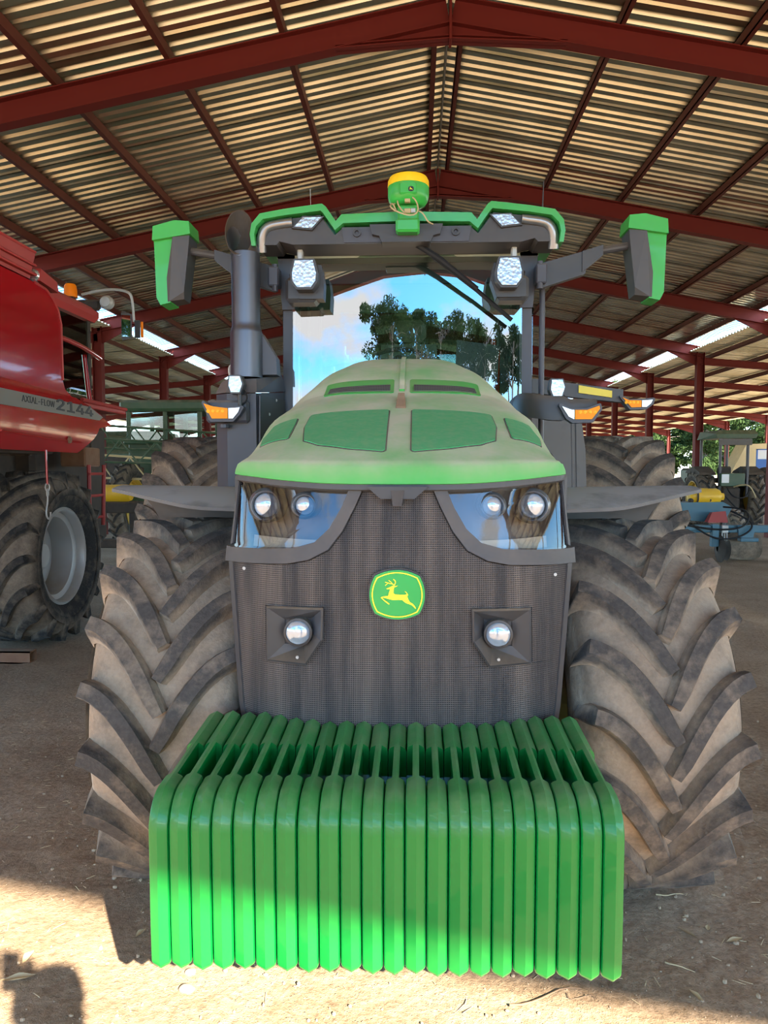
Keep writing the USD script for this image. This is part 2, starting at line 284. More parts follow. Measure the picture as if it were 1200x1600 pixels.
flat('straw', (0.55, 0.42, 0.24), 0.8); flat('dead_leaf', (0.36, 0.24, 0.13), 0.8); flat('twig', (0.20, 0.13, 0.08), 0.9); flat('stone', (0.40, 0.29, 0.19), 0.95)
def leafy(name, a, b):
    M(name, {'g': ('geometry', {}), 'r': ('rgb_ramp', {'ramp': [(0.0, a), (1.0, b)]}), 'd': ('diffuse_bsdf', {}), 't': ('translucent_bsdf', {}), 'x': ('mix_closure', {'fac': 0.35})},
      [('g.random_per_island', 'r.fac'), ('r.color', 'd.color'), ('r.color', 't.color'), ('d.BSDF', 'x.closure1'), ('t.BSDF', 'x.closure2')], 'x.closure')
leafy('foliage', (0.05, 0.085, 0.03), (0.20, 0.24, 0.10)); leafy('foliage_dark', (0.025, 0.05, 0.018), (0.10, 0.135, 0.055)); paint('bark', (0.20, 0.16, 0.125), 0.9, ns=5.0, side=0.4, top=0.4, dust=(0.36, 0.31, 0.27))

# ================================================================ THE SHED
XR, SLOPE, Z0 = 0.45, 0.195, 6.95            # ridge line and the underside of the rafters there
XL_POST, XR_POST = -8.2, 9.05
Y_FRONT, Y_BACK = -9.83, 71.5
def zraft(x): return Z0 - SLOPE * abs(x - XR)
def ibeam(p, q, d=0.3, w=0.17, tf=0.014, tw=0.012, side=(0, 1, 0)):
    """I-section between p and q (the middle of its lower flange), its web standing on the side given."""
    p, q, s = np.array(p, float), np.array(q, float), np.array(side, float); t = (q - p) / np.linalg.norm(q - p); s = s - t * (s @ t); s /= np.linalg.norm(s); u = np.cross(t, s)
    if u[2] < 0 or (abs(u[2]) < 0.3 and u[0] < 0): u = -u
    prof = [(-w/2, 0), (w/2, 0), (w/2, tf), (tw/2, tf), (tw/2, d-tf), (w/2, d-tf), (w/2, d), (-w/2, d), (-w/2, d-tf), (-tw/2, d-tf), (-tw/2, tf), (-w/2, tf)]
    m = trimesh.creation.extrude_polygon(Polygon(prof), np.linalg.norm(q - p), engine='earcut'); v = m.vertices
    m = T(p + v[:, :1] * s + v[:, 1:2] * u + v[:, 2:3] * t, m.faces)
    if m.volume < 0: m.invert()
    return m
XO_R, XO_L = 18.2, -17.3
def lean_z(x): return 5.02 - 0.085 * (x - XR_POST if x > 0 else XL_POST - x)
FR = [5.65 + 5 * k for k in range(-3, 14)]
frame_label = {5.65: 'red steel roof frame whose gable runs along the top edge of the photo', 10.65: 'red steel roof frame right behind the yellow-topped receiver on the cab roof',
               15.65: 'red steel roof frame seen beside the exhaust and mirrors, third from the front in view', 20.65: 'red steel roof frame, fourth in view, its post nearest on the right side',
               25.65: 'red steel roof frame, fifth in view, post just left of the nearest right post', 0.65: 'red steel roof frame over the tractor bonnet, above the photo edge',
               -4.35: 'red steel roof frame over the photographer', -9.35: 'red steel roof frame at the open front gable of the shed'}
names = ['sixth', 'seventh', 'eighth', 'ninth', 'tenth', 'eleventh', 'twelfth', 'thirteenth', 'fourteenth', 'fifteenth']
proto = None
for y in FR:
    label = frame_label.get(round(y, 2)) or f'red steel roof frame, {names[int(round((y - 30.65) / 5))]} in view counting back from the photo top'
    if proto: copy(proto, label, (XR, y, 0)); continue
    proto = t = thing('roof_frame', label, 'roof frame', (XR, y, 0), 'red portal frames of the shed')
    for xp in (XL_POST, XR_POST):
        part(t, 'rafter', ibeam((XR, y, Z0), (xp, y, zraft(xp)), 0.30), 'red_steel')
        part(t, 'column', ibeam((xp - 0.12, y, 0), (xp - 0.12, y, zraft(xp) + 0.3), 0.24, 0.2), 'red_steel')
        s = 1 if xp > 0 else -1
        part(t, 'haunch', prism([(xp, zraft(xp)), (xp - s * 1.1, zraft(xp - s * 1.1)), (xp, zraft(xp) - 0.35)], y - 0.007, y + 0.007), 'red_steel')
        xo = XO_R if s > 0 else XO_L
        part(t, 'lean_to_rafter', ibeam((xp, y, lean_z(xp)), (xo, y, lean_z(xo)), 0.22, 0.14), 'red_steel')
        part(t, 'outer_column', ibeam((xo - 0.1, y, 0), (xo - 0.1, y, lean_z(xo) + 0.2), 0.2, 0.18), 'red_steel')
        part(t, 'knee_plate', prism([(xo, lean_z(xo)), (xo - s * 1.3, lean_z(xo - s * 1.3)), (xo, lean_z(xo) - 0.3)], y - 0.007, y + 0.007), 'red_steel')
        part(t, 'apex_flange', ibeam((XR, y, Z0 - 0.18), (XR + s * 1.35, y, zraft(XR + s * 1.35) - 0.0), 0.05, 0.15), 'red_steel')
    part(t, 'apex_plate', prism([(XR - 1.35, zraft(XR - 1.35)), (XR, Z0 - 0.18), (XR + 1.35, zraft(XR + 1.35)), (XR, Z0 + 0.02)], y - 0.008, y + 0.008), 'red_steel')
    part(t, 'splice_plate', cbox((XR - 0.016, y - 0.1, Z0 - 0.2), (XR + 0.016, y + 0.1, Z0 + 0.3), 0.004), 'red_steel')

def sheet(y0, n, pitch, xa, za, xb, zb, jit=0.0):
    """n ribs of trapezoidal roof sheet from y0 on, running from (xa, za) to (xb, zb)."""
    pr = []
    for i in range(n):
        b = y0 + i * pitch
        pr += [(b, 0), (b + 0.098, 0), (b + 0.122, 0.044), (b + 0.168, 0.044)]
    b = y0 + n * pitch; pr += [(b, 0), (b + 0.098, 0), (b + 0.122, 0.044), (b + 0.15, 0.044)]; pr = np.array(pr)      # laps one rib over the next sheet
    lap = np.where(np.arange(len(pr)) >= len(pr) - 4, 0.012, 0.0)
    A = np.stack([np.full(len(pr), xa), pr[:, 0], za + pr[:, 1] + jit + lap], 1); B = np.stack([np.full(len(pr), xb), pr[:, 0], zb + pr[:, 1] + jit + lap], 1)
    return grid([A, B])
PITCH = 0.19
ceil_ = thing('ceiling', 'corrugated galvanised main roof of the shed with light and dark ribs', 'roof', (XR, 0, 0), kind='structure')
def zsheet(x): return zraft(x) + 0.435
i = 0; y = Y_FRONT
while y < Y_BACK:
    for s in (-1, 1):
        far = XR + s * 8.1
        part(ceil_, 'roof_sheet', sheet(y, 4, PITCH, XR + s * 0.02, zsheet(XR), far, zsheet(far), rng.uniform(-0.004, 0.004)), 'galvanised')
    y += 4 * PITCH
for s in (-1, 1):
    for d in (0.14, 1.95, 3.32, 4.69, 6.06, 7.3, 8.05):
        x = XR + s * d; z = zraft(x) + 0.30
        part(ceil_, 'purlin', cat([box((x - 0.006, Y_FRONT + 0.05, z), (x + 0.006, Y_BACK, z + 0.13)), box((x - 0.006, Y_FRONT + 0.05, z), (x + s * 0.06, Y_BACK, z + 0.012)), box((x - 0.006, Y_FRONT + 0.05, z + 0.118), (x + s * 0.06, Y_BACK, z + 0.13))]), 'red_purlin')
    for k, yf in enumerate(FR[:-1]):
        xa, xb = XR + s * 8.12, XR + s * 8.62
        part(ceil_, 'roof_light', sheet(yf + 0.1, 25, PITCH, xa, zsheet(xa), xb, zsheet(xb)), 'skylight')
part(ceil_, 'ridge_cap', prism([(XR - 0.25, zsheet(XR) + 0.02), (XR, zsheet(XR) + 0.075), (XR + 0.25, zsheet(XR) + 0.02), (XR, zsheet(XR) + 0.085)], Y_FRONT, Y_BACK), 'galvanised')
part(ceil_, 'ridge_tie', cyl((XR, Y_FRONT + 0.6, Z0 + 0.35), (XR, Y_BACK, Z0 + 0.35), 0.012, 6), 'rim_silver')
for s, xp, xo, side_ in ((-1, XL_POST, XO_L, 'left'), (1, XR_POST, XO_R, 'right')):
    c = thing('ceiling', f'corrugated sheet roof of the lean-to on the {side_} side of the shed', 'roof', ((xp + xo) / 2, 0, 0), kind='structure')
    y = Y_FRONT; xa, xb = xp - s * 0.35, xo + s * 0.5
    while y < Y_BACK:
        part(c, 'roof_sheet', sheet(y, 8, PITCH, xa, lean_z(xa) + 0.36, xb, lean_z(xb) + 0.36, rng.uniform(-0.004, 0.004)), 'galvanised_pale'); y += 8 * PITCH
    for d in (0.3, 1.7, 3.1, 4.5, 5.9, 7.3, 8.7):
        x = xp + s * d; z = lean_z(x) + 0.22
        part(c, 'purlin', cat([box((x - 0.006, Y_FRONT, z), (x + 0.006, Y_BACK, z + 0.13)), box((x - 0.006, Y_FRONT, z), (x + 0.06, Y_BACK, z + 0.012))]), 'red_purlin')

# ---------------------------------------------------------------- ground
def ground_height(x, y):
    p = np.stack([x, y, np.zeros_like(x)], -1)
    return 0.035 * (meshkit.fbm(p * 0.9, 4, 3) - 0.5) + 0.018 * (meshkit.fbm(p * 7.0, 3, 5) - 0.5) + 0.007 * (meshkit.fbm(p * 30.0, 2, 9) - 0.5)
def patch(xs, ys, dz=0.0):
    X, Y = np.meshgrid(xs, ys); return grid(np.stack([X, Y, ground_height(X, Y) + dz], -1))
fl = thing('floor', 'packed brown dirt floor strewn with straw and grit', 'ground', (0, 0, 0), kind='structure')
part(fl, 'near_ground', patch(np.linspace(-3.2, 3.2, 330), np.linspace(-1.6, 1.8, 190)), 'dirt', smooth=True)
ring = 0.02
def slab(x0, y0, x1, y1, z=-0.03): return T([[x0, y0, z], [x1, y0, z], [x1, y1, z], [x0, y1, z]], [[0, 1, 2], [0, 2, 3]])
part(fl, 'inner_ground', slab(-17.5, -30, 18.5, 72), 'dirt')
for q in ((-320, -320, 320, -30), (-320, 72, 320, 320), (-320, -30, -17.5, 72), (18.5, -30, 320, 72)): part(fl, 'field', slab(*q), 'dry_field')
part(fl, 'shed_ground', cat([patch(np.linspace(-9, -3.2, 90), np.linspace(-1.6, 9, 150)), patch(np.linspace(3.2, 12, 130), np.linspace(-1.6, 16, 200)), patch(np.linspace(-3.2, 3.2, 80), np.linspace(1.8, 9, 80)), patch(np.linspace(-9, 12, 100), np.linspace(-9, -1.6, 60))]), 'dirt', smooth=True)
def on_ground(x, y): return float(ground_height(np.array([x]), np.array([y]))[0])
pb = []
for _ in range(2600):
    x, yy = rng.uniform(-3, 3.2), -1.5 + 3.3 * rng.random() ** 1.3
    r = 0.0025 + 0.008 * rng.random() ** 4
    m = trimesh.creation.icosahedron(); m.apply_scale(r * rng.uniform(0.6, 1.3, 3)); m.apply_translation((x, yy, on_ground(x, yy) + r * 0.3)); pb.append(m)
single('grit', cat(pb), 'stone', 'small loose grit scattered over the dirt in front of the tractor', 'grit', loc=(0, 0, 0), kind='stuff')
st = []
for _ in range(650):
    x, yy = rng.uniform(-2.6, 3.2), -1.4 + 3.1 * rng.random(); a = rng.uniform(0, PI); L = rng.uniform(0.012, 0.05)
    z = on_ground(x, yy) + 0.004; d = np.array([math.cos(a), math.sin(a), rng.uniform(-0.1, 0.1)]) * L / 2
    st.append(tube([np.array([x, yy, z]) - d, np.array([x, yy, z]) + d], rng.uniform(0.0007, 0.0016), 4))
single('straw_bits', cat(st), 'straw', 'short pale straw bits lying all over the dirt', 'straw', loc=(0, 0, 0), kind='stuff')
def leaf(x, y, L, w, a, curl, label, mat='dead_leaf', name='dry_leaf'):
    t = np.linspace(-1, 1, 9); s = np.linspace(-1, 1, 5); Tt, S = np.meshgrid(t, s)
    X, Y = Tt * L / 2, S * w / 2 * np.maximum(0.03, (1 - np.abs(Tt) ** 1.7)); Z = curl * (Y / w * 2) ** 2 * w + 0.15 * L * curl * Tt ** 2 + 0.002
    c, q = math.cos(a), math.sin(a); z0 = on_ground(x, y) + 0.004
    up_ = np.stack([x + c * X - q * Y, y + q * X + c * Y, z0 + Z], -1); top = grid(up_); bot = grid(up_ - [0, 0, 0.0012]); bot.invert()
    single(name, cat([top, bot]), mat, label, 'leaf' if 'leaf' in name else 'wood chip', loc=(x, y, z0), smooth=40)
def twig(x, y, a, L, r, label, bend=0.15, mat='twig', name='twig', c='twig'):
    t = np.linspace(-0.5, 0.5, 8); d = np.array([math.cos(a), math.sin(a)]); n = np.array([-d[1], d[0]])
    pts = [[*(np.array([x, y]) + d * s * L + n * bend * L * math.sin(s * 5)), 0] for s in t]
    for p in pts: p[2] = on_ground(p[0], p[1]) + r + 0.003
    single(name, tube(pts, np.linspace(r, r * 0.5, 8), 6), mat, label, c)
def pebble(x, y, r, label, seed):
    m = ball((0, 0, 0), r, 2, (1, 0.75, 0.5)); m.vertices += 0.3 * r * (meshkit.noise(m.vertices / r * 1.5 + seed, seed) - 0.5)[:, None]
    m.apply_translation((x, y, on_ground(x, y) + r * 0.2)); single('pebble', m, 'stone', label, 'stone', smooth=True)

# ---------------------------------------------------------------- tyres
def carcass_radius(R, W, lug):
    """Radius of the carcass over the axial position a (|a| up to W)."""
    a = np.array([0, 0.55, 0.80, 0.93, 1.0]) * W; r = np.array([R - lug, R - lug - 0.012, R - lug - 0.035, R - lug - 0.075, R - lug - 0.15])
    f = PchipInterpolator(a, r); return lambda x: f(np.minimum(np.abs(x), W))
def tyre(parent, name, centre, R, W, rim, n, mat, steer=0.0, flip=1, sweep=0.34, lug=0.05, lw=0.062, phase=0.0, lug_mat=None, label=None, k=12, wall=0.66):
    """An agricultural tyre about the x axis: a carcass part whose tread bars are sub-parts."""
    cx, cy, cz = centre; rb = carcass_radius(R, W, lug)
    a = np.concatenate([np.linspace(-W, W, 23)])
    prof = [(rim, -W * 0.72), (rim + 0.03, -W * 0.80), (rim + 0.10, -W * 0.98), (0.5 * (rim + R) + 0.02, -W * 1.04), (R - lug - 0.2, -W * 1.03)] + [(float(rb(x)), x) for x in a] + [(R - lug - 0.2, W * 1.03), (0.5 * (rim + R) + 0.02, W * 1.04), (rim + 0.10, W * 0.98), (rim + 0.03, W * 0.80), (rim, W * 0.72)]
    body = lathe(prof, 72, 'x', (cx, cy, cz))
    def d_body(v):
        rr = np.hypot(v[:, 1] - cy, v[:, 2] - cz); ax = np.abs((v - [cx, cy, cz]) @ np.array([math.cos(steer), math.sin(steer), 0]))
        return np.clip(0.95 - 1.2 * np.clip((R - lug - 0.10 - rr) / 0.1, 0, 1) * wall / 1.2, 0, 1)
    body = rotz(body, steer, (cx, cy, 0)) if steer else body
    p = part(parent, name, body, mat, smooth=40, dust=d_body, label=label)
    t = np.linspace(0, 1, k)
    for side in (-1, 1):
        for i in range(n):
            th = 2 * PI * (i + (0.5 if side > 0 else 0)) / n + phase
            A = np.interp(t, [0, 0.82, 0.93, 1], [-0.02 * W, 0.93 * W, 1.0 * W, 1.015 * W])            # axial, from just past the middle out over the shoulder
            S = sweep * (1 - np.clip(A / W, 0, 1)) ** 1.9                                            # trails behind towards the middle
            base = rb(A); top = R - 0.010 * (A / W) ** 2; top = np.where(A > 0.95 * W, base + lug * np.interp(t, [0.85, 1], [0.95, 0.45]), top); base = base - 0.012
            dA, dS = np.gradient(A), np.gradient(S); j = int(np.searchsorted(t, 0.8)) - 1; dS = np.where(t > 0.82, dS[j], dS); dA = np.where(t > 0.82, dA[j], dA)
            L = np.hypot(dA, dS); nA, nS = -dS / L, dA / L
            ring = []
            for w, lvl in ((-0.80, 0), (-0.66, 0.72), (-0.48, 1.0), (0.48, 1.0), (0.66, 0.72), (0.80, 0)):
                g = lw * w * np.interp(t, [0, 0.12, 1], [0.75, 1, 1.12]); r = base + (top - base) * lvl
                ax_, ss = A + nA * g, S + nS * g; ax_ = np.minimum(ax_, 1.02 * W)
                ang = th + ss / R
                ring.append(np.stack([side * ax_, -r * np.cos(ang), -r * np.sin(ang)], 1))
            rr = np.stack(ring, 1)                                                                    # (k, 6, 3)
            m = loft(rr); m.fix_normals()
            m.vertices += [cx, cy, cz]; m = rotz(m, steer, (cx, cy, 0)) if steer else m
            seed = rng.uniform(-0.10, 0.16)
            def d_lug(v, seed=seed):
                q = v - [cx, cy, cz]; c, s_ = math.cos(-steer), math.sin(-steer); ax_ = c * q[:, 0] - s_ * q[:, 1]; yy = s_ * q[:, 0] + c * q[:, 1]
                h = (np.hypot(yy, q[:, 2]) - rb(ax_)) / lug
                return np.clip(1.0 - 0.92 * np.clip((h - 0.45) / 0.45, 0, 1) + seed * (h > 0.6), 0, 1.2)
            part(p, 'lug', m, lug_mat or mat, smooth=38, dust=d_lug)
    return p
def rim_disc(parent, centre, r, w, mat, out=1, dish=0.16, label=None, hub=0.12):
    cx, cy, cz = centre
    prof = [(r + 0.012, w / 2), (r - 0.012, w / 2), (r - 0.03, w / 2 - 0.03), (r - 0.035, w / 2 - dish * 0.5), (r - 0.055, w / 2 - dish * 0.55), (r - 0.06, w / 2 - dish), (r * 0.55, w / 2 - dish * 1.05), (hub, w / 2 - dish * 0.9), (hub, w / 2 - dish * 0.5), (0, w / 2 - dish * 0.5)]
    m = lathe(prof, 56, 'x', (0, 0, 0))
    if out < 0: m = mirx(m)
    m.apply_translation(centre); p = part(parent, 'wheel_rim', m, mat, smooth=35, label=label)
    for i in range(10):
        a = 2 * PI * i / 10; b = bolt((0, 0, 0), 0.016, 'x', 0.03)
        b.apply_transform(np.diag([-1.0 * out, 1, 1, 1])); b.apply_translation((cx + out * (w / 2 - dish * 0.9), cy + hub * 1.35 * math.cos(a), cz + hub * 1.35 * math.sin(a))); part(p, 'wheel_bolt', b, 'rim_silver')
    return p

# ================================================================ THE GREEN TRACTOR
tr = thing('tractor', 'large green row-crop tractor facing the camera with dusty bonnet and black cab', 'tractor', (0, 0, 0))
RF, RR = 0.775, 1.02; YF, YR = -0.10, 3.0; STEER = math.radians(4.0)
for s, ph in ((-1, 0.02), (1, 0.11)):
    tyre(tr, 'front_tyre', (s * 0.90, YF, RF), RF, 0.30, 0.36, 20, 'tyre_dirty', STEER, phase=ph, sweep=0.34, lug=0.05, lw=0.050)
    rim_disc(tr, (s * 0.90, YF, RF), 0.37, 0.5, 'rim_yellow', s)
for s, ph in ((-1, 0.1), (1, 0.0)):
    tyre(tr, 'rear_tyre', (s * 1.69, YR, RR), RR, 0.385, 0.50, 22, 'tyre_dirty', 0.0, phase=ph, sweep=0.38, lug=0.055, lw=0.060)
    rim_disc(tr, (s * 1.69, YR, RR), 0.51, 0.6, 'rim_yellow', s)
# chassis
part(tr, 'chassis', cat([cbox((-0.28, -0.72, 0.62), (0.28, 2.6, 1.05), 0.03), cbox((-0.36, 0.25, 0.5), (0.36, 1.3, 0.9), 0.05), cbox((-0.42, 2.3, 0.75), (0.42, 3.5, 1.45), 0.06)]), 'chassis_green')
part(tr, 'front_axle', cat([cbox((-0.66, YF - 0.12, 0.62), (0.66, YF + 0.12, 0.84), 0.03), cyl((-0.78, YF, RF), (-0.6, YF, RF), 0.16), cyl((0.6, YF, RF), (0.78, YF, RF), 0.16)]), 'chassis_green')
part(tr, 'rear_axle', cat([cyl((-1.95, YR, RR), (1.95, YR, RR), 0.085), cyl((-0.7, YR, RR), (0.7, YR, RR), 0.2)]), 'chassis_green')
part(tr, 'steering_cylinder', cat([cyl((-0.5, -0.32, 0.72), (0.5, -0.32, 0.72), 0.035), cyl((-0.6, -0.32, 0.72), (0.6, -0.32, 0.72), 0.018)]), 'chassis_green')
part(tr, 'weight_carrier', cat([cbox((-0.50, -0.86, 0.60), (0.50, -0.60, 0.78), 0.02), cbox((-0.24, -0.70, 0.62), (0.24, -0.3, 0.80), 0.02)]), 'chassis_green')
for s in (-1, 1):
    part(tr, 'axle_bracket', cat([cbox((s * 0.44, -0.55, 0.58), (s * 0.56, 0.35, 1.0), 0.02), cyl((s * 0.50, -0.60, 0.8), (s * 0.50, -0.54, 0.8), 0.06, 20)]), 'chassis_green')

# ---- nose: a curved surface y = yn(x) that every front panel is wrapped on
def yn(x, z):
    k = np.maximum(0, z - 1.42)
    return -0.95 + 0.20 * np.abs(x / 0.6) ** 3.5 - 0.02 * (np.minimum(z, 1.42) - 1.3) + 0.24 * k * k / (k + 0.05)
def wrap(poly, off, th, res=0.035, fn=yn, face=False):
    poly = poly if hasattr(poly, 'geom_type') else Polygon(poly)
    poly = poly if poly.is_valid else poly.buffer(0); out = []
    for g in getattr(poly, 'geoms', [poly]):
        m = trimesh.creation.extrude_polygon(g, th, engine='earcut')
        v, f = trimesh.remesh.subdivide_to_size(m.vertices, m.faces[(m.vertices[m.faces][:, :, 2] > 0.9 * th).all(1)] if face else m.faces, res, max_iter=12)
        x, z, t = v[:, 0], v[:, 1], v[:, 2]; y = fn(x, z); e = 1e-3; dx = (fn(x + e, z) - fn(x - e, z)) / (2 * e); dz = (fn(x, z + e) - fn(x, z - e)) / (2 * e)
        n = np.stack([dx, -np.ones_like(x), dz], 1); n /= np.linalg.norm(n, axis=1, keepdims=True)
        out.append(T(np.stack([x, y, z], 1) + n * (off + t)[:, None], f))
    m = cat(out)
    if face: return T(m.vertices, m.faces[:, ::-1] if m.face_normals[:, 1].mean() > 0 else m.faces)
    m.fix_normals(); return m
def mpoly(p): return [(-x, z) for x, z in p]
def zlip(x): return 1.712 + 0.03 * (np.abs(x) / 0.56) ** 2
HEAD = [(0.150, 1.722), (0.182, 1.64), (0.222, 1.568), (0.27, 1.522), (0.34, 1.502), (0.46, 1.496), (0.575, 1.492), (0.556, 1.745)]
BEZ = [(0.105, 1.722), (0.140, 1.64), (0.18, 1.560), (0.225, 1.500), (0.29, 1.466), (0.36, 1.452), (0.48, 1.446), (0.596, 1.442), (0.592, 1.494)]
FOG = [(0.243, 1.314), (0.444, 1.308), (0.447, 1.120), (0.302, 1.120), (0.246, 1.206)]
zz = np.linspace(0.78, 1.70, 12); half = np.interp(zz, [0.78, 0.93, 1.45, 1.72], [0.525, 0.552, 0.592, 0.562])
outer = [(h, z) for h, z in zip(half, zz)] + [(x, float(zlip(x))) for x in np.linspace(0.56, -0.56, 21)] + [(-h, z) for h, z in zip(half[::-1], zz[::-1])]
holes = [Polygon(HEAD).union(Polygon(BEZ + HEAD[:1])).buffer(0.002), Polygon(mpoly(HEAD)).union(Polygon(mpoly(BEZ + HEAD[:1]))).buffer(0.002), Polygon(FOG), Polygon(mpoly(FOG))]
g = Polygon(outer)
for h in holes: g = g.difference(h)
part(tr, 'grille', wrap(g, 0.0, 0.012), 'grille_mesh', 'dusty black wire-mesh front grille', smooth=30)
for g_ in Polygon(outer).difference(Polygon(outer).buffer(-0.018)).difference(holes[0]).difference(holes[1]).geoms: part(tr, 'grille_rim', wrap(g_, 0.004, 0.014), 'black_plastic', smooth=30)
for x0 in (-0.34, -0.24, -0.07, 0.12, 0.2, 0.36):                       # frame uprights showing through the mesh
    part(tr, 'grille_rib', wrap(Polygon([(x0 - 0.012, 0.82), (x0 + 0.012, 0.82), (x0 + 0.012, 1.08), (x0 - 0.012, 1.08)]), 0.010, 0.004), 'grille_mesh', smooth=30)
for s in (1, -1):
    mp_ = (lambda p: p) if s > 0 else mpoly
    bz = Polygon(mp_(BEZ)).union(Polygon(mp_(BEZ + HEAD[::-1][1:8]))).buffer(0)
    ring = Polygon(mp_(BEZ + [(0.575, 1.492)] + HEAD[5::-1])).buffer(0)
    part(tr, 'headlight_bezel', wrap(ring, 0.002, 0.026, 0.02), 'black_plastic', smooth=30)
    hp = Polygon(mp_(HEAD))
    h = part(tr, 'headlight', wrap(hp, -0.10, 0.01, 0.04), 'lamp_bowl', 'headlight housing with two round lamps under a clear lens', smooth=30)
    edge = hp.difference(hp.buffer(-0.006)); part(h, 'reflector_wall', wrap(edge, -0.10, 0.10, 0.03), 'lamp_bowl')
    low = hp.intersection(Polygon(mp_([(0.0, 1.45), (0.7, 1.45), (0.7, 1.552), (0.0, 1.545)]))); part(h, 'lower_reflector', wrap(low.buffer(-0.008), -0.09, 0.03, 0.03), 'lamp_shelf', 'pale lower reflector')
    for k_, (lx, lz, lr) in enumerate(((0.456, 1.644, 0.042), (0.314, 1.646, 0.032))):
        y = yn(np.array(lx), np.array(lz)) - 0.005; c = (s * lx, float(y), lz)
        part(h, 'lamp_ring', lathe([(lr * 1.5, 0.09), (lr * 1.45, 0.0), (lr * 1.2, -0.012), (lr * 1.05, 0.0), (lr * 1.02, 0.06)], 32, 'y', c), 'soft_chrome', smooth=40)
        part(h, 'projector_lens', ball((c[0], c[1] + 0.012, c[2]), lr * 1.03, 3, (1, 0.75, 1)), 'bulb_glass', smooth=True)
    part(h, 'lens_cover', wrap(hp, 0.006, 0.005, 0.04, face=True), 'lens_clear', 'clear headlight lens', smooth=30)
    # lower work lamps set in the grille
    fp = np.array(mp_(FOG)); cen = np.array([s * 0.334, 1.222]); yo = float(yn(np.array(0.334), np.array(1.222)))
    def ringat(k, y): q = cen + (fp - cen) * k; return np.stack([q[:, 0], np.full(len(q), y) + 0.2 * (np.abs(q[:, 0] / 0.6) ** 3.5 - (0.334 / 0.6) ** 3.5) * (k > 0.6), q[:, 1]], 1)
    f_ = part(tr, 'work_lamp_surround', loft([ringat(1.0, yo + 0.01), ringat(1.0, yo - 0.032), ringat(0.93, yo - 0.036), ringat(0.50, yo + 0.022), ringat(0.44, yo + 0.024)], caps=False), 'dark_plastic', 'black flared surround of the lower lamp')
    part(f_, 'lamp_back', hull(np.vstack([ringat(0.5, yo + 0.03), ringat(0.5, yo + 0.035)])), 'black_plastic')
    part(f_, 'round_lens', ball((s * 0.334, yo - 0.002, 1.222), 0.041, 3, (1, 0.5, 1)), 'bulb_glass', smooth=True)
    part(f_, 'lens_ring', lathe([(0.049, 0.03), (0.048, -0.006), (0.041, -0.008), (0.040, 0.02)], 28, 'y', (s * 0.334, yo, 1.222)), 'dark_plastic', smooth=30)
    part(f_, 'screw', bolt((s * 0.334, yo - 0.018, 1.142), 0.006, 'y', 0.006), 'rim_silver')
part(tr, 'nose_camera_pod', cat([hull([(x, y + dy, z) for x, z in ((-0.10, 1.712), (0.10, 1.712), (-0.055, 1.672), (0.055, 1.672)) for y, dy in ((-0.90, 0), (-0.965, 0))]), hull([(x, y, z) for x, y, z in ((-0.022, -0.965, 1.70), (0.022, -0.965, 1.70), (-0.014, -0.985, 1.65), (0.014, -0.985, 1.65), (-0.02, -0.90, 1.65), (0.02, -0.90, 1.65))])]), 'dark_plastic', 'dark pod at the top middle of the grille')
for x, z in ((-0.535, 1.425), (0.535, 1.41)):
    part(tr, 'grille_stud', bolt((x, float(yn(np.array(x), np.array(z))) - 0.012, z), 0.007, 'y', 0.008), 'rim_silver')
# the badge
def shield(k=1.0, dz=0.0):
    pts = []
    for a, b, bul in (((-0.068, 0.058), (0.068, 0.058), (0, 0.018)), ((0.068, 0.058), (0.068, -0.058), (0.017, 0)), ((0.068, -0.058), (-0.068, -0.058), (0, -0.018)), ((-0.068, -0.058), (-0.068, 0.058), (-0.017, 0))):
        for t in np.linspace(0, 1, 12)[:-1]:
            w = 4 * t * (1 - t); pts.append((k * (a[0] + (b[0] - a[0]) * t + bul[0] * w), k * (a[1] + (b[1] - a[1]) * t + bul[1] * w)))
    return Polygon(pts)
BZ, BY = 1.362, -0.955
bad = lambda p: affinity.translate(p, 0, BZ)
b_ = part(tr, 'badge', prism(bad(shield(1.06).buffer(0.006)), BY - 0.022, BY + 0.02), 'dark_plastic', 'square green and yellow badge with a leaping deer')
part(b_, 'badge_plate', prism(bad(shield(1.06)), BY - 0.030, BY - 0.02), 'badge_green')
part(b_, 'badge_border', prism(bad(shield(0.975).difference(shield(0.925))), BY - 0.0325, BY - 0.029), 'badge_yellow')
deer = [(403,423),(450,405),(500,380),(522,372),(530,384),(590,374),(566,393),(532,402),(522,440),(520,498),(540,517),(620,523),(708,523),(735,510),(722,490),(698,465),(722,474),(745,500),(758,528),(742,546),(760,600),(785,642),(830,668),(862,702),(887,745),(872,752),(850,727),(812,692),(760,674),(715,657),(690,637),(660,612),(600,608),(510,613),(460,601),(405,587),(352,573),(338,578),(372,614),(420,643),(458,678),(440,686),(402,658),(348,612),(310,575),(330,558),(380,550),(430,545),(445,490),(463,434),(440,433),(408,434)]
ant = [LineString([(522,378),(545,345),(550,310),(538,288),(520,276)]).buffer(9), LineString([(515,352),(478,345),(430,332),(388,320)]).buffer(7.5), LineString([(505,350),(478,318),(443,290)]).buffer(7), LineString([(432,335),(408,355),(388,372)]).buffer(6.5)]
dp = shapely.unary_union([Polygon(deer).buffer(1)] + ant).buffer(2).buffer(-2)
sc_ = 0.1445 / 725.0
dp = affinity.translate(affinity.scale(affinity.translate(dp, -578, -527), sc_, -sc_, origin=(0, 0)), 0, BZ)
part(b_, 'badge_deer', prism(dp, BY - 0.0325, BY - 0.029), 'badge_yellow', 'yellow leaping deer')

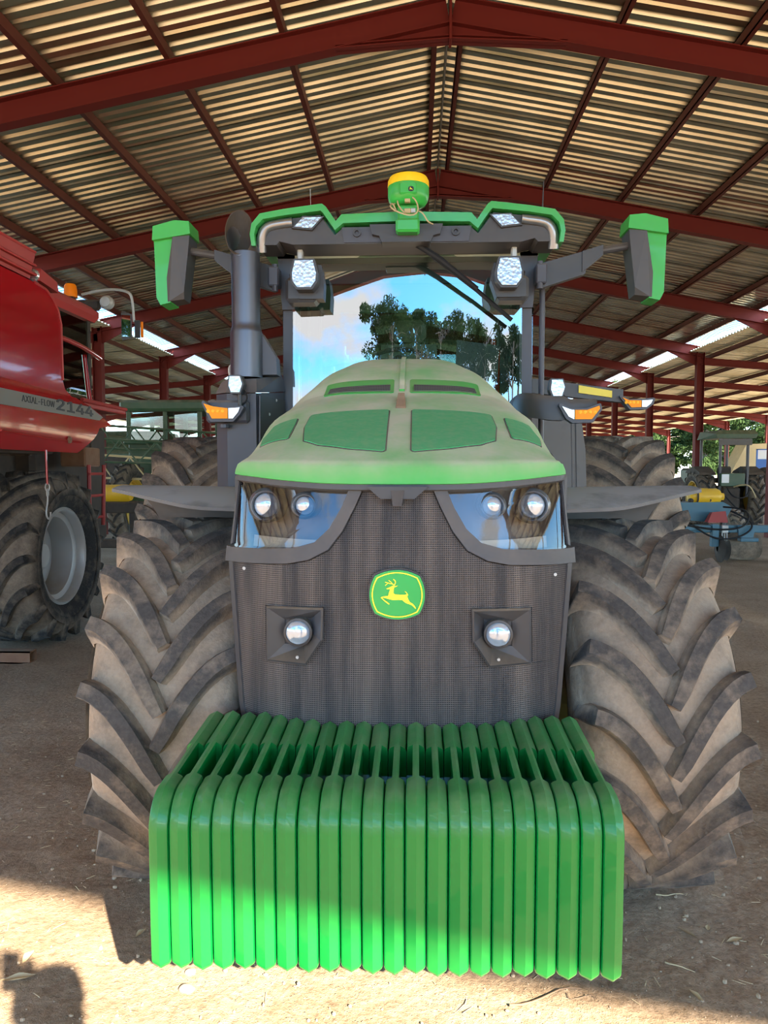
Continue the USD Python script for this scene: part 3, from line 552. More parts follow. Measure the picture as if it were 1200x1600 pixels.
# ---- bonnet: sections from the lip back to the cab
def sect(y, pts): return y, np.array(pts, float)
SEC = [sect(-0.915, [(0, 1.712), (0.2, 1.714), (0.4, 1.727), (0.5, 1.738), (0.556, 1.742), (0.570, 1.745)]),
       sect(-0.955, [(0, 1.720), (0.2, 1.722), (0.4, 1.734), (0.5, 1.744), (0.562, 1.750), (0.577, 1.752)]),
       sect(-0.950, [(0, 1.775), (0.2, 1.776), (0.4, 1.784), (0.5, 1.790), (0.558, 1.790), (0.576, 1.765)]),
       sect(-0.920, [(0, 1.800), (0.2, 1.800), (0.4, 1.803), (0.5, 1.803), (0.556, 1.796), (0.577, 1.762)]),
       sect(-0.80, [(0, 1.862), (0.25, 1.860), (0.44, 1.850), (0.53, 1.828), (0.572, 1.795), (0.586, 1.755)]),
       sect(-0.60, [(0, 1.948), (0.25, 1.944), (0.44, 1.925), (0.53, 1.890), (0.575, 1.830), (0.593, 1.750)]),
       sect(-0.40, [(0, 2.030), (0.25, 2.026), (0.42, 2.010), (0.515, 1.972), (0.575, 1.880), (0.597, 1.745)]),
       sect(-0.22, [(0, 2.095), (0.25, 2.091), (0.37, 2.074), (0.478, 2.026), (0.562, 1.900), (0.598, 1.740)]),
       sect(-0.14, [(0, 2.150), (0.24, 2.146), (0.35, 2.128), (0.462, 2.060), (0.552, 1.910), (0.598, 1.740)]),
       sect(0.10, [(0, 2.252), (0.19, 2.248), (0.30, 2.226), (0.43, 2.110), (0.54, 1.910), (0.598, 1.740)]),
       sect(0.35, [(0, 2.312), (0.14, 2.310), (0.235, 2.292), (0.37, 2.130), (0.51, 1.910), (0.594, 1.740)]),
       sect(0.70, [(0, 2.335), (0.13, 2.333), (0.22, 2.315), (0.36, 2.140), (0.51, 1.910), (0.594, 1.740)]),
       sect(1.02, [(0, 2.335), (0.13, 2.333), (0.22, 2.315), (0.36, 2.140), (0.51, 1.910), (0.594, 1.740)])]
rows = []
for y, p in SEC:
    t = np.concatenate([[0], np.cumsum(np.hypot(*np.diff(p, axis=0).T))]); t /= t[-1]; u = np.linspace(0, 1, 30)
    x, z = PchipInterpolator(t, p[:, 0])(u), PchipInterpolator(t, p[:, 1])(u); fade = np.clip((0.3 - y) / 1.25, 0, 1) ** 0.8
    rows.append(np.stack([x, y + 0.20 * (np.minimum(x, 0.6) / 0.6) ** 3.5 * fade, z], 1))
rows = np.array(rows); key = np.concatenate([[0], np.cumsum(np.linalg.norm(np.diff(rows[:, 0], axis=0), axis=1))])
fine = np.unique(np.concatenate([key, np.linspace(key[4], key[-1], 50)])); half_ = PchipInterpolator(key, rows, axis=0)(fine)
full = np.concatenate([half_[:, ::-1] * [-1, 1, 1], half_[:, 1:]], 1)
hood_m = grid(full)
hood = part(tr, 'bonnet', hood_m, 'hood_green', 'green bonnet powdered with beige dust', smooth=42)
inner = full.copy(); inner[..., 2] -= 0.02; inner[:, :, 1] += 0.01; im = grid(inner); im.invert(); part(tr, 'bonnet_liner', im, 'black_plastic')
flatpts = half_.reshape(-1, 3); both = np.vstack([flatpts, flatpts * [-1, 1, 1]]); both = both[both[:, 2] > 1.76]
keep = np.unique(np.round(both[:, :2], 4), axis=0, return_index=True)[1]; zint = LinearNDInterpolator(both[keep][:, :2], both[keep][:, 2])
def zhood(x, y): return np.nan_to_num(zint(x, y), nan=1.79)
def on_hood(poly, off, th, res=0.03):
    poly = poly if hasattr(poly, 'geom_type') else Polygon(poly)
    out = []
    for g in getattr(poly, 'geoms', [poly]):
        m = trimesh.creation.extrude_polygon(g, th, engine='earcut'); v, f = trimesh.remesh.subdivide_to_size(m.vertices, m.faces, res, max_iter=12)
        x, y, t = v.T; z = zhood(x, y); e = 4e-3; dx = (zhood(x + e, y) - zhood(x - e, y)) / (2 * e); dy = (zhood(x, y + e) - zhood(x, y - e)) / (2 * e)
        n = np.stack([-dx, -dy, np.ones_like(x)], 1); n /= np.linalg.norm(n, axis=1, keepdims=True); out.append(T(np.stack([x, y, z], 1) + n * (off + t)[:, None], f))
    m = cat(out); m.fix_normals(); return m
def rnd(p, r): return Polygon(p).buffer(-r).buffer(2 * r).buffer(-r) if r else Polygon(p)
for s in (-1, 1):
    q = lambda p: [(s * a, b) for a, b in p]
    P1 = Polygon(q([(0.045, -0.49), (0.345, -0.50), (0.352, -0.62), (0.335, -0.755), (0.28, -0.805), (0.17, -0.845), (0.045, -0.868)])).buffer(-0.012).buffer(0.012)
    part(tr, 'bonnet_screen', on_hood(P1, 0.001, 0.004), 'panel_green', 'clean green perforated screen', smooth=30)
    part(tr, 'screen_gap', on_hood(P1.buffer(0.005).difference(P1), -0.001, 0.0025), 'black_plastic')
    P2 = Polygon(q([(0.398, -0.50), (0.495, -0.475), (0.520, -0.56), (0.510, -0.655), (0.402, -0.70)])).buffer(-0.008).buffer(0.008)
    part(tr, 'side_screen', on_hood(P2, 0.001, 0.004), 'panel_green', 'clean green perforated side screen', smooth=30)
    part(tr, 'screen_gap', on_hood(P2.buffer(0.005).difference(P2), -0.001, 0.0025), 'black_plastic')
    P3 = Polygon(q([(0.046, -0.232), (0.318, -0.226), (0.312, -0.158), (0.046, -0.150)]))
    part(tr, 'air_inlet_frame', on_hood(P3.buffer(0.012), 0.0, 0.004), 'green_paint', smooth=30)
    part(tr, 'air_inlet', on_hood(Polygon(q([(0.050, -0.226), (0.312, -0.221), (0.306, -0.185), (0.050, -0.180)])), 0.003, 0.004), 'vent_mesh', 'dark mesh air inlet slot')
part(tr, 'bonnet_rib', on_hood([(-0.011, -0.22), (0.011, -0.22), (0.009, 0.9), (-0.009, 0.9)], 0.0, 0.010), 'hood_green')
part(tr, 'bonnet_latch', hull([(x, y, z) for x, y, z in ((-0.022, -0.47, 1.995), (0.022, -0.47, 1.995), (-0.014, -0.34, 2.045), (0.014, -0.34, 2.045), (-0.018, -0.46, 2.012), (0.018, -0.46, 2.012), (-0.013, -0.35, 2.075), (0.013, -0.35, 2.075))]), 'rust', 'small rust-brown latch on the bonnet ridge')
for s in (-1, 1):      # bonnet sides and the chassis skirts below them
    part(tr, 'bonnet_side', cbox((s * 0.575, -0.70, 1.10), (s * 0.60, 1.0, 1.75), 0.01), 'black_plastic', 'dark side grille of the bonnet')
    part(tr, 'side_louver', cat([cbox((s * 0.600, -0.55 + 0.09 * i, 1.2), (s * 0.608, -0.50 + 0.09 * i, 1.68), 0.003) for i in range(16)]), 'black_plastic')
part(tr, 'engine_block', cat([cbox((-0.38, -0.55, 1.0), (0.38, 1.0, 1.68), 0.05), cbox((-0.5, -0.6, 0.95), (0.5, -0.5, 1.66), 0.02)]), 'black_iron')

# ---- front wings over the steered wheels
for s in (-1, 1):
    a = np.radians(np.linspace(-21, 60, 26)); xs = np.linspace(0.50, 1.255, 13); G = []
    for t in a:
        f = np.clip((t - a[0]) / 0.75, 0, 1); row = []
        for x in xs:
            e = (x - 0.50) / 0.755; sag = 0.012 * max(0, e - 0.45) + 0.02 * (1 - e) ** 2 - 0.03 * max(0, e - 0.5) * (1 - f)
            r = 0.925 - sag - 0.018 * (1 - f) ** 2; cut = 0.24 * max(0, e - 0.40) ** 1.5 / 0.465 * (1 - f)
            tt = t + cut
            row.append((s * x, YF + r * math.sin(tt), RF + r * math.cos(tt)))
        G.append(row)
    G = np.array(G); low = G.copy(); low[..., 2] -= 0.014
    m = cat([grid(G), grid(low)]); rim_ = [np.stack([G[0], low[0]]), np.stack([G[-1], low[-1]]), np.stack([G[:, 0], low[:, 0]]), np.stack([G[:, -1], low[:, -1]])]
    m = cat([m] + [grid(r_) for r_ in rim_]); m.fix_normals()
    wg = part(tr, 'front_wing', rotz(m, STEER * 0.5, (s * 0.9, YF, 0)), 'fender_plastic', 'flat grey front mudguard', smooth=35)
    part(wg, 'wing_bracket', tube([(s * 0.64, YF + 0.1, RF), (s * 0.62, YF + 0.15, 1.2), (s * 0.62, YF + 0.1, 1.62), (s * 1.05, YF + 0.1, 1.63)], 0.022, 8), 'black_iron')

# ---- cab
CY = 1.25
def ws_y(x, z): return CY - 0.03 + 0.022 * (x / 0.7) ** 2 + 0.046 * (z - 2.5)
wx, wz = np.meshgrid(np.linspace(-0.705, 0.705, 41), np.linspace(1.72, 3.10, 25))
part(tr, 'windscreen', grid(np.stack([wx, ws_y(wx, wz), wz], -1)), 'windscreen_glass', 'tinted windscreen reflecting sky, clouds and trees', smooth=True)
for s in (-1, 1):
    def pil(z0, z1, x0, x1, y0, y1): return hull([(s * x, y, z) for z, dx in ((z0, 0.0), (z1, -0.012)) for x in (x0 + dx, x1 + dx) for y in (y0, y1)])
    part(tr, 'front_pillar', cat([pil(1.60, 2.75, 0.705, 0.782, CY + 0.03, CY + 0.15), hull([(s * x, y, z) for x, z in ((0.693, 2.75), (0.770, 2.75), (0.690, 3.08), (0.80, 3.10), (0.79, 2.95)) for y in (CY + 0.0, CY + 0.15)])]), 'cab_metal')
    part(tr, 'rear_pillar', pil(1.45, 3.1, 0.74, 0.82, 2.75, 2.87), 'cab_metal')
    part(tr, 'door_pillar', pil(1.45, 3.1, 0.80, 0.85, 2.05, 2.11), 'cab_metal')
    part(tr, 'door_glass', box((s * 0.79, CY + 0.15, 1.75), (s * 0.795, 2.05, 3.08)), 'cab_glass'); part(tr, 'side_glass', box((s * 0.81, 2.11, 1.9), (s * 0.815, 2.75, 3.08)), 'cab_glass')
    part(tr, 'cab_sill', cbox((s * 0.70, CY + 0.1, 1.45), (s * 0.86, 2.86, 1.75), 0.02), 'cab_metal')
part(tr, 'rear_glass', box((-0.74, 2.84, 1.95), (0.74, 2.845, 3.08)), 'cab_glass')
part(tr, 'firewall', cbox((-0.70, CY + 0.06, 1.45), (0.70, CY + 0.16, 1.86), 0.02), 'black_plastic')
part(tr, 'rear_wall', cbox((-0.80, 2.80, 1.40), (0.80, 2.88, 1.95), 0.02), 'cab_metal')
part(tr, 'cab_floor', box((-0.78, CY + 0.1, 1.42), (0.78, 2.85, 1.5)), 'dark_plastic')
# interior
st_ = part(tr, 'driver_seat', cbox((-0.27, 2.05, 1.95), (0.27, 2.55, 2.10), 0.05), 'rear_seat')
part(st_, 'seat_back', hull([(x, y, z) for x, z in ((-0.26, 2.08), (0.26, 2.08), (-0.22, 2.75), (0.22, 2.75)) for y in (2.50 + 0.12 * (z - 2.08), 2.62 + 0.12 * (z - 2.08))]), 'rear_seat')
part(st_, 'headrest', cbox((-0.14, 2.60, 2.78), (0.14, 2.70, 2.95), 0.04), 'rear_seat'); part(st_, 'seat_base', cbox((-0.2, 2.1, 1.5), (0.2, 2.5, 1.95), 0.03), 'dark_plastic')
ph = np.linspace(0, 2 * PI, 41)[:-1]; tilt = math.radians(35)
wc = np.array([-0.06, 1.80, 2.50])
ringp = np.stack([wc[0] + 0.20 * np.cos(ph), wc[1] + 0.20 * np.sin(ph) * math.sin(PI / 2 - tilt) , wc[2] + 0.20 * np.sin(ph) * math.cos(PI / 2 - tilt) ], 1)
sw = part(tr, 'steering_wheel', tube(ringp, 0.017, 8, True), 'dark_plastic', smooth=40)
part(sw, 'spokes', cat([cyl(wc, ringp[i], 0.012, 6) for i in (2, 18, 30)] + [ball(wc, 0.05, 2)]), 'dark_plastic'); part(sw, 'steering_column', cyl(wc, (wc[0], 1.52, 1.75), 0.06, 12), 'dark_plastic')
part(tr, 'dashboard', cbox((-0.35, CY + 0.14, 1.80), (0.25, 1.62, 2.12), 0.05), 'cab_lining')
part(tr, 'armrest', hull([(x, y, z) for x in (0.30, 0.46) for y, z in ((1.75, 2.22), (1.8, 2.36), (2.5, 2.38), (2.5, 2.2))]), 'cab_lining')
part(tr, 'control_screen', hull([(x, y, z) for x, z in ((0.32, 2.38), (0.60, 2.34), (0.33, 2.62), (0.61, 2.58)) for y in (1.62, 1.66)]), 'dark_plastic')
part(tr, 'fire_extinguisher', cat([cyl((0.62, 2.1, 2.30), (0.62, 2.1, 2.62), 0.05, 12), cyl((0.62, 2.1, 2.62), (0.62, 2.1, 2.70), 0.02, 8)]), 'harvester_red', 'red cylinder inside the cab')
part(tr, 'sun_blind', cbox((-0.66, CY + 0.12, 2.93), (0.66, CY + 0.15, 3.06), 0.004), 'dark_plastic')
part(tr, 'headliner', box((-0.80, CY + 0.0, 3.06), (0.80, 2.88, 3.10)), 'cab_lining')
# roof
RT = [(0.895, 3.055), (0.905, 3.12), (0.895, 3.18), (0.845, 3.238), (0.70, 3.262), (0.485, 3.288), (0.462, 3.270), (0.405, 3.188), (0.372, 3.226), (0.0, 3.236)]
RB = [(0.872, 3.055), (0.880, 3.12), (0.868, 3.165), (0.828, 3.205), (0.70, 3.226), (0.492, 3.248), (0.478, 3.235), (0.410, 3.138), (0.362, 3.176), (0.0, 3.184)]
def sym(top, bot): return Polygon(top + mpoly(top)[::-1][1:] + mpoly(bot) + bot[::-1][1:]).buffer(0)
roof = part(tr, 'cab_roof', prism(sym(RT, RB), 0.96, 1.12), 'green_paint', 'green stepped front edge of the cab roof')
RTi = [(x * 0.985, z - 0.02) for x, z in RT]
part(roof, 'roof_shell', prism(Polygon(RTi + mpoly(RTi)[::-1][1:]).buffer(0).intersection(shapely.box(-2, 3.105, 2, 4)), 1.10, 2.95), 'green_paint')
fas = [(0.868, 3.07), (0.862, 3.150), (0.82, 3.195), (0.70, 3.215), (0.50, 3.237), (0.415, 3.120), (0.37, 3.160), (0.0, 3.172), (0.0, 3.060), (0.30, 3.060), (0.40, 3.050), (0.62, 3.060), (0.74, 3.09), (0.80, 3.02), (0.845, 2.99)]
part(roof, 'roof_fascia', prism(Polygon(fas + mpoly(fas)[::-1]).buffer(0), 1.00, 1.24), 'black_plastic', 'dark fascia under the roof edge')
part(roof, 'centre_panel', prism([(-0.375, 3.162), (0.375, 3.162), (0.36, 3.075), (-0.36, 3.075)], 0.992, 1.05), 'cab_metal')
part(roof, 'centre_bracket', prism([(-0.21, 3.165), (0.21, 3.165), (0.195, 3.11), (0.155, 3.10), (0.14, 3.065), (-0.14, 3.065), (-0.155, 3.10), (-0.195, 3.11)], 0.955, 1.06), 'dark_plastic')
for s in (-1, 1):
    part(roof, 'plug', lathe([(0.024, 0.0), (0.024, -0.014), (0.012, -0.014), (0.010, 0.0)], 16, 'y', (s * 0.285, 0.99, 3.128)), 'dark_plastic', smooth=30)
    q = mpoly if s < 0 else (lambda p: p)
    lamp = part(roof, 'roof_lamp', prism(q([(0.475, 3.222), (0.600, 3.226), (0.665, 3.158), (0.545, 3.145)]), 0.978, 1.02), 'dark_plastic', 'slanted roof lamp')
    part(lamp, 'lamp_face', prism(q([(0.488, 3.214), (0.595, 3.217), (0.648, 3.163), (0.548, 3.153)]), 0.970, 0.99), 'facet_reflector')
    pth = smooth_path([(s * 0.66, 0.99, 3.195), (s * 0.75, 0.995, 3.185), (s * 0.815, 1.0, 3.165), (s * 0.845, 1.01, 3.11), (s * 0.850, 1.03, 3.035)], 14)
    strip = part(roof, 'light_strip', tube(pth, np.linspace(0.026, 0.030, 14), 10), 'soft_chrome', 'curved chrome light strip at the roof corner', smooth=50)
    part(roof, 'pillar_bracket', cbox((s * 0.62, 1.10, 3.0), (s * 0.652, 1.16, 3.10), 0.006), 'rim_silver')
part(roof, 'aerial', tube([(0.83, 1.3, 3.2), (0.83, 1.3, 3.36), (0.835, 1.3, 3.52)], [0.008, 0.005, 0.003], 6), 'dark_plastic')
part(roof, 'aerial', cyl((-0.58, 1.2, 3.26), (-0.585, 1.2, 3.46), 0.002, 5), 'rim_silver')
# cab work lamps
for s in (-1, 1):
    cx, cz, y = s * 0.59, 2.895, 0.96
    hexa = [(-0.052, 0.072), (0.052, 0.072), (0.070, 0.0), (0.066, -0.045), (0.040, -0.080), (-0.040, -0.080), (-0.066, -0.045), (-0.070, 0.0)]
    P = Polygon([(cx + a, cz + b) for a, b in hexa])
    wl = part(tr, 'work_lamp', cat([prism(P.buffer(0.012), y, y + 0.09), hull([(cx + s * -0.01 + dx, y + dy, cz + dz) for dx, dz in ((-0.085, -0.03), (0.095, -0.03), (-0.05, -0.125), (0.09, -0.125), (-0.07, 0.07), (0.08, 0.07)) for dy in (0.09, 0.2)])]), 'dark_plastic', 'hexagonal work lamp on the cab pillar')
    part(wl, 'lamp_face', prism(P, y - 0.008, y + 0.01), 'facet_reflector')
    part(wl, 'lamp_bracket', cat([cbox((s * 0.53, 1.06, 2.755), (s * 0.72, 1.22, 2.90), 0.02), cyl((s * 0.62, 1.1, 2.78), (s * 0.7, 1.2, 2.95), 0.018, 8)]), 'dark_plastic')
# wiper
wp = part(tr, 'wiper', tube([(0.0, 1.06, 3.12), (0.20, 1.07, 2.995), (0.42, 1.10, 2.83)], [0.020, 0.017, 0.013], 8), 'cable_black', 'black windscreen wiper')
part(wp, 'wiper_blade', tube([(0.15, 1.085, 3.02), (0.42, 1.12, 2.825), (0.63, 1.15, 2.655)], 0.013, 6), 'cable_black'); part(wp, 'wiper_pivot', ball((0.0, 1.05, 3.12), 0.024), 'dark_plastic')
# mirrors on long arms
for s in (-1, 1):
    arm = hull([(s * x, y, z) for x, z in ((0.80, 2.84), (0.80, 2.985), (1.06, 2.92), (1.08, 3.06)) for y in (1.14, 1.20)])
    mr = part(tr, 'mirror', hull([(s * x, y, z) for x, z, y0, y1 in ((1.300, 3.195, 1.10, 1.26), (1.395, 3.165, 1.08, 1.26), (1.345, 2.79, 1.12, 1.24), (1.475, 2.765, 1.12, 1.24), (1.305, 3.12, 1.10, 1.26), (1.340, 2.83, 1.1, 1.24), (1.43, 2.775, 1.1, 1.2)) for y in (y0, y1)]), 'black_plastic', 'outside mirror with a green shell on a long arm')
    shell = cat([hull([(s * x, y, z) for x, z in ((1.395, 3.20), (1.52, 3.17), (1.510, 2.80), (1.487, 2.755), (1.425, 2.768)) for y in (1.105, 1.265)]), hull([(s * x, y, z) for x, z in ((1.290, 3.165), (1.296, 3.238), (1.385, 3.245), (1.515, 3.212), (1.52, 3.13), (1.395, 3.15)) for y in (1.075, 1.268)])])
    part(mr, 'mirror_shell', shell, 'green_cap', 'green mirror shell'); part(mr, 'mirror_glass', prism([(s * x, z) for x, z in ((1.31, 3.14), (1.50, 3.14), (1.48, 2.80), (1.35, 2.81))], 1.267, 1.272), 'mirror_glass')
    part(mr, 'mirror_arm', cat([arm, hull([(s * x, y, z) for x, z in ((1.04, 2.93), (1.04, 3.05), (1.16, 3.025), (1.16, 3.085)) for y in (1.13, 1.20)]), cyl((s * 1.12, 1.165, 3.055), (s * 1.34, 1.165, 3.09), 0.024, 12)]), 'dark_plastic', 'black mirror arm')
    part(mr, 'arm_hinge', cat([cbox((s * 0.765, 1.10, 2.86), (s * 0.83, 1.2, 2.975), 0.008), cyl((s * 0.79, 1.12, 2.83), (s * 0.79, 1.12, 2.99), 0.018, 10)]), 'cab_metal')
# exhaust stack and its housing
ex = part(tr, 'exhaust', lathe([(0.094, 2.30), (0.094, 2.56), (0.088, 2.585), (0.083, 2.60), (0.083, 2.62), (0.083, 3.02)], 36, 'z', (-0.94, 1.0, 0)), 'exhaust_metal', 'tall dark exhaust stack with a slant-cut outlet', smooth=40)
ang = np.linspace(0, 2 * PI, 37)[:-1]
lo_ = np.stack([-0.94 + 0.083 * np.cos(ang), 1.0 + 0.083 * np.sin(ang), np.full(36, 3.0)], 1); hi_ = lo_ + [-0.035, 0.0, 0.0]; hi_[:, 2] = 3.145 + 0.155 * np.sin(ang) * 1.0 - 0.10 * np.cos(ang) * 0.3
mid = lo_ * 0.5 + hi_ * 0.5; mid[:, 0] += 0.012
sl = loft([lo_, mid, hi_], caps=False); i_hi = hi_.copy(); cc = i_hi.mean(0); i_hi = cc + (i_hi - cc) * 0.94; i_lo = lo_ * [1, 1, 1]; i_lo = i_lo.mean(0) + (i_lo - i_lo.mean(0)) * 0.94
inn = loft([i_lo, i_hi], caps=True); inn.invert()
part(ex, 'exhaust_outlet', cat([sl, loft([hi_, i_hi], caps=False)]), 'exhaust_metal', smooth=40); part(ex, 'exhaust_bore', loft([i_lo, i_hi], caps=False), 'black_iron')
part(ex, 'heat_shield', hull([(x, y, z) for x, z in ((-0.87, 2.32), (-0.76, 2.32), (-0.855, 2.57), (-0.765, 2.42)) for y in (1.0, 1.12)]), 'cab_metal')
hs = part(tr, 'exhaust_housing', cat([hull([(x, y, z) for x, y, z in ((-1.115, 0.97, 1.55), (-1.035, 0.90, 1.55), (-0.865, 0.90, 1.55), (-0.775, 1.25, 1.55), (-1.115, 1.3, 1.55), (-1.115, 0.97, 2.20), (-1.035, 0.90, 2.20), (-0.865, 0.90, 2.20), (-0.765, 1.25, 2.24), (-1.115, 1.3, 2.24))]),
      hull([(x, y, z) for x, y, z in ((-1.12, 0.97, 2.205), (-1.04, 0.895, 2.205), (-0.86, 0.895, 2.205), (-0.755, 1.25, 2.245), (-1.12, 1.3, 2.245), (-1.09, 0.99, 2.275), (-1.03, 0.94, 2.285), (-0.87, 0.94, 2.29), (-0.77, 1.22, 2.345), (-1.08, 1.26, 2.35))])]), 'cab_metal', 'dark upright housing at the foot of the exhaust')
part(hs, 'side_plate', hull([(x, y, z) for y, x in ((0.915, -0.858), (1.235, -0.772)) for z in (1.6, 2.19) for x in (x, x + 0.008)]), 'dark_plastic')
for y, z in ((1.12, 2.18), (1.03, 2.09), (1.10, 2.05), (1.03, 2.0), (1.1, 1.97)):
    part(hs, 'housing_bolt', ball((-0.858 + (y - 0.915) * 0.269 + 0.010, y, z), 0.011, 1), 'rim_silver')
part(hs, 'housing_handle', tube(smooth_path([(-1.06, 1.15, 2.29), (-1.08, 1.15, 2.38), (-1.03, 1.15, 2.40), (-0.99, 1.15, 2.36)], 14), 0.010, 8), 'rim_silver')
# marker lamps, left of the picture on the housing, right on a curved arm
def marker(name, poly, y, ambers, white, label, depth=0.07):
    m = part(tr, name, prism(Polygon(poly).buffer(0.010), y, y + depth), 'cab_metal', label)
    part(m, 'indicator', prism(ambers, y - 0.008, y + 0.01), 'amber', 'amber indicator lens'); part(m, 'position_light', prism(white, y - 0.008, y + 0.01), 'white_lens', 'clear position lamp')
    xs = [p[0] for p in ambers]; z = np.mean([p[1] for p in ambers]); a, b = min(xs), max(xs)
    for k in range(4):
        part(m, 'lens_cell', ball((a + (b - a) * (0.2 + 0.2 * k), y - 0.006, z), 0.012, 1, (1, 0.4, 1)), 'amber_cell')
    return m
mk = marker('marker_lamp', [(-1.145, 2.140), (-1.10, 2.105), (-0.925, 2.112), (-0.945, 2.078), (-0.98, 2.042), (-1.10, 2.042)][::1], 0.80, [(-1.142, 2.135), (-1.085, 2.118), (-1.005, 2.108), (-1.005, 2.050), (-1.095, 2.050)], [(-1.0, 2.108), (-0.935, 2.112), (-0.945, 2.085), (-0.975, 2.050), (-1.0, 2.050)], 'amber and clear marker lamp on the exhaust housing')
part(mk, 'lamp_mount', cat([cbox((-1.15, 0.86, 2.03), (-0.90, 0.93, 2.16), 0.015), cyl((-1.04, 0.86, 2.02), (-1.04, 0.86, 2.0), 0.03, 12)]), 'cab_metal')
def small_lamp(x, y, z, s, label):
    hexa = [(-0.030, 0.042), (0.028, 0.042), (0.042, 0.0), (0.026, -0.048), (-0.022, -0.048), (-0.036, -0.01)]; P = Polygon([(x + s * a, z + b) for a, b in hexa])
    w = part(tr, 'front_lamp', cat([prism(P.buffer(0.008), y, y + 0.07), cyl((x + 0.02, y + 0.03, z - 0.05), (x + 0.02, y + 0.03, z - 0.12), 0.012, 8)]), 'dark_plastic', label)
    part(w, 'lamp_face', prism(P, y - 0.006, y + 0.01), 'facet_reflector'); part(w, 'lamp_cable', tube(smooth_path([(x + s * 0.04, y + 0.04, z - 0.03), (x + s * 0.055, y + 0.05, z - 0.08), (x + s * 0.02, y + 0.05, z - 0.12)], 8), 0.005, 6), 'cable_black')
small_lamp(-0.962, 0.80, 2.245, 1, 'small white lamp above the left marker lamp'); small_lamp(0.850, 0.85, 2.222, 1, 'small white lamp on the arm at the right')
arm_p = smooth_path([(0.70, 1.26, 2.145), (0.705, 1.05, 2.14), (0.735, 0.93, 2.128), (0.80, 0.885, 2.110), (0.93, 0.88, 2.105), (1.07, 0.885, 2.105)], 20)
sec = []
for p, q in zip(arm_p, np.gradient(arm_p, axis=0)):
    n = np.array([q[1], -q[0], 0]); n /= np.linalg.norm(n); hh = 0.068 if p[0] < 0.9 else 0.052
    sec.append([p + n * 0.03 + [0, 0, hh], p + n * 0.045 + [0, 0, hh * 0.4], p + n * 0.045 - [0, 0, hh], p - n * 0.04 - [0, 0, hh], p - n * 0.04 + [0, 0, hh]])
am = loft(sec); am.fix_normals()
mk2 = marker('marker_lamp', [(0.862, 2.118), (0.915, 2.092), (1.005, 2.092), (1.075, 2.118), (1.078, 2.095), (1.035, 2.032), (0.93, 2.030), (0.90, 2.05)], 0.80, [(0.940, 2.092), (1.005, 2.092), (1.072, 2.115), (1.076, 2.098), (1.032, 2.040), (0.940, 2.040)], [(0.868, 2.112), (0.915, 2.094), (0.935, 2.092), (0.935, 2.040), (0.905, 2.055)], 'amber and clear marker lamp on a curved black arm', 0.06)
part(mk2, 'lamp_arm', am, 'dark_plastic', smooth=40)
mk3 = marker('marker_lamp', [(1.48, 2.262), (1.53, 2.235), (1.62, 2.238), (1.70, 2.245), (1.69, 2.215), (1.65, 2.185), (1.545, 2.182)], 1.85, [(1.485, 2.258), (1.53, 2.238), (1.615, 2.236), (1.615, 2.190), (1.548, 2.188)], [(1.620, 2.236), (1.692, 2.240), (1.68, 2.215), (1.65, 2.190), (1.620, 2.190)], 'rear amber and clear marker lamp on a straight black arm', 0.08)
part(mk3, 'lamp_arm', hull([(x, y, z) for x, z in ((0.82, 2.30), (0.82, 2.40), (1.50, 2.225), (1.50, 2.315)) for y in (1.88, 1.95)]), 'dark_plastic')
part(mk3, 'reflector', prism([(1.19, 2.292), (1.42, 2.258), (1.42, 2.305), (1.19, 2.345)], 1.868, 1.885), 'reflector_yellow', 'yellow reflector strip')
part(tr, 'grab_rail', tube(smooth_path([(0.78, 1.30, 2.885), (0.81, 1.29, 2.90), (0.83, 1.28, 2.86), (0.832, 1.28, 2.5), (0.834, 1.28, 2.1), (0.836, 1.28, 1.75)], 22), 0.017, 10), 'cab_metal', 'upright black grab rail', smooth=40)
# rear mudguards and the fuel tank side seen past the bonnet
part(tr, 'rear_mudguard', hull([(x, y, z) for x, y, z in ((0.86, 1.9, 1.30), (1.24, 1.95, 1.30), (1.275, 1.95, 1.60), (1.262, 1.95, 1.90), (1.22, 1.95, 2.18), (1.19, 1.95, 2.24), (0.84, 1.9, 2.24), (0.86, 2.5, 1.3), (1.28, 2.5, 1.3), (1.22, 2.5, 2.24), (0.84, 2.5, 2.24))]), 'fender_plastic', 'grey-brown rear mudguard panel behind the bonnet')
part(tr, 'rear_mudguard', hull([(-x, y, z) for x, y, z in ((0.86, 1.9, 1.30), (1.20, 1.95, 1.30), (1.22, 1.95, 1.60), (1.19, 1.95, 2.16), (0.84, 1.9, 2.2), (0.86, 2.5, 1.3), (1.24, 2.5, 1.3), (1.19, 2.5, 2.16), (0.84, 2.5, 2.2))]), 'fender_plastic')
for y0, dx in ((1.935, 0.0), (1.935, 0.03)):
    part(tr, 'mudguard_seam', hull([(x + dx, y0, z) for x, z in ((1.17, 1.62), (1.155, 2.15), (1.174, 1.62), (1.159, 2.15))] + [(1.17 + dx, y0 + 0.03, 1.8)]), 'dark_plastic')
part(tr, 'step_rail', tube(smooth_path([(0.66, 0.3, 1.82), (0.70, 0.3, 1.84), (0.735, 0.3, 1.78), (0.76, 0.32, 1.55), (0.78, 0.35, 1.2)], 16), 0.014, 8), 'cable_black')
part(tr, 'filler_cap', cat([lathe([(0, 0.03), (0.055, 0.03), (0.06, 0.02), (0.06, -0.03), (0.05, -0.04), (0, -0.04)], 18, 'z', (0.66, 0.32, 1.73)), cyl((0.66, 0.32, 1.73), (0.66, 0.32, 1.6), 0.03, 10)]), 'green_paint', 'green filler cap beside the bonnet')
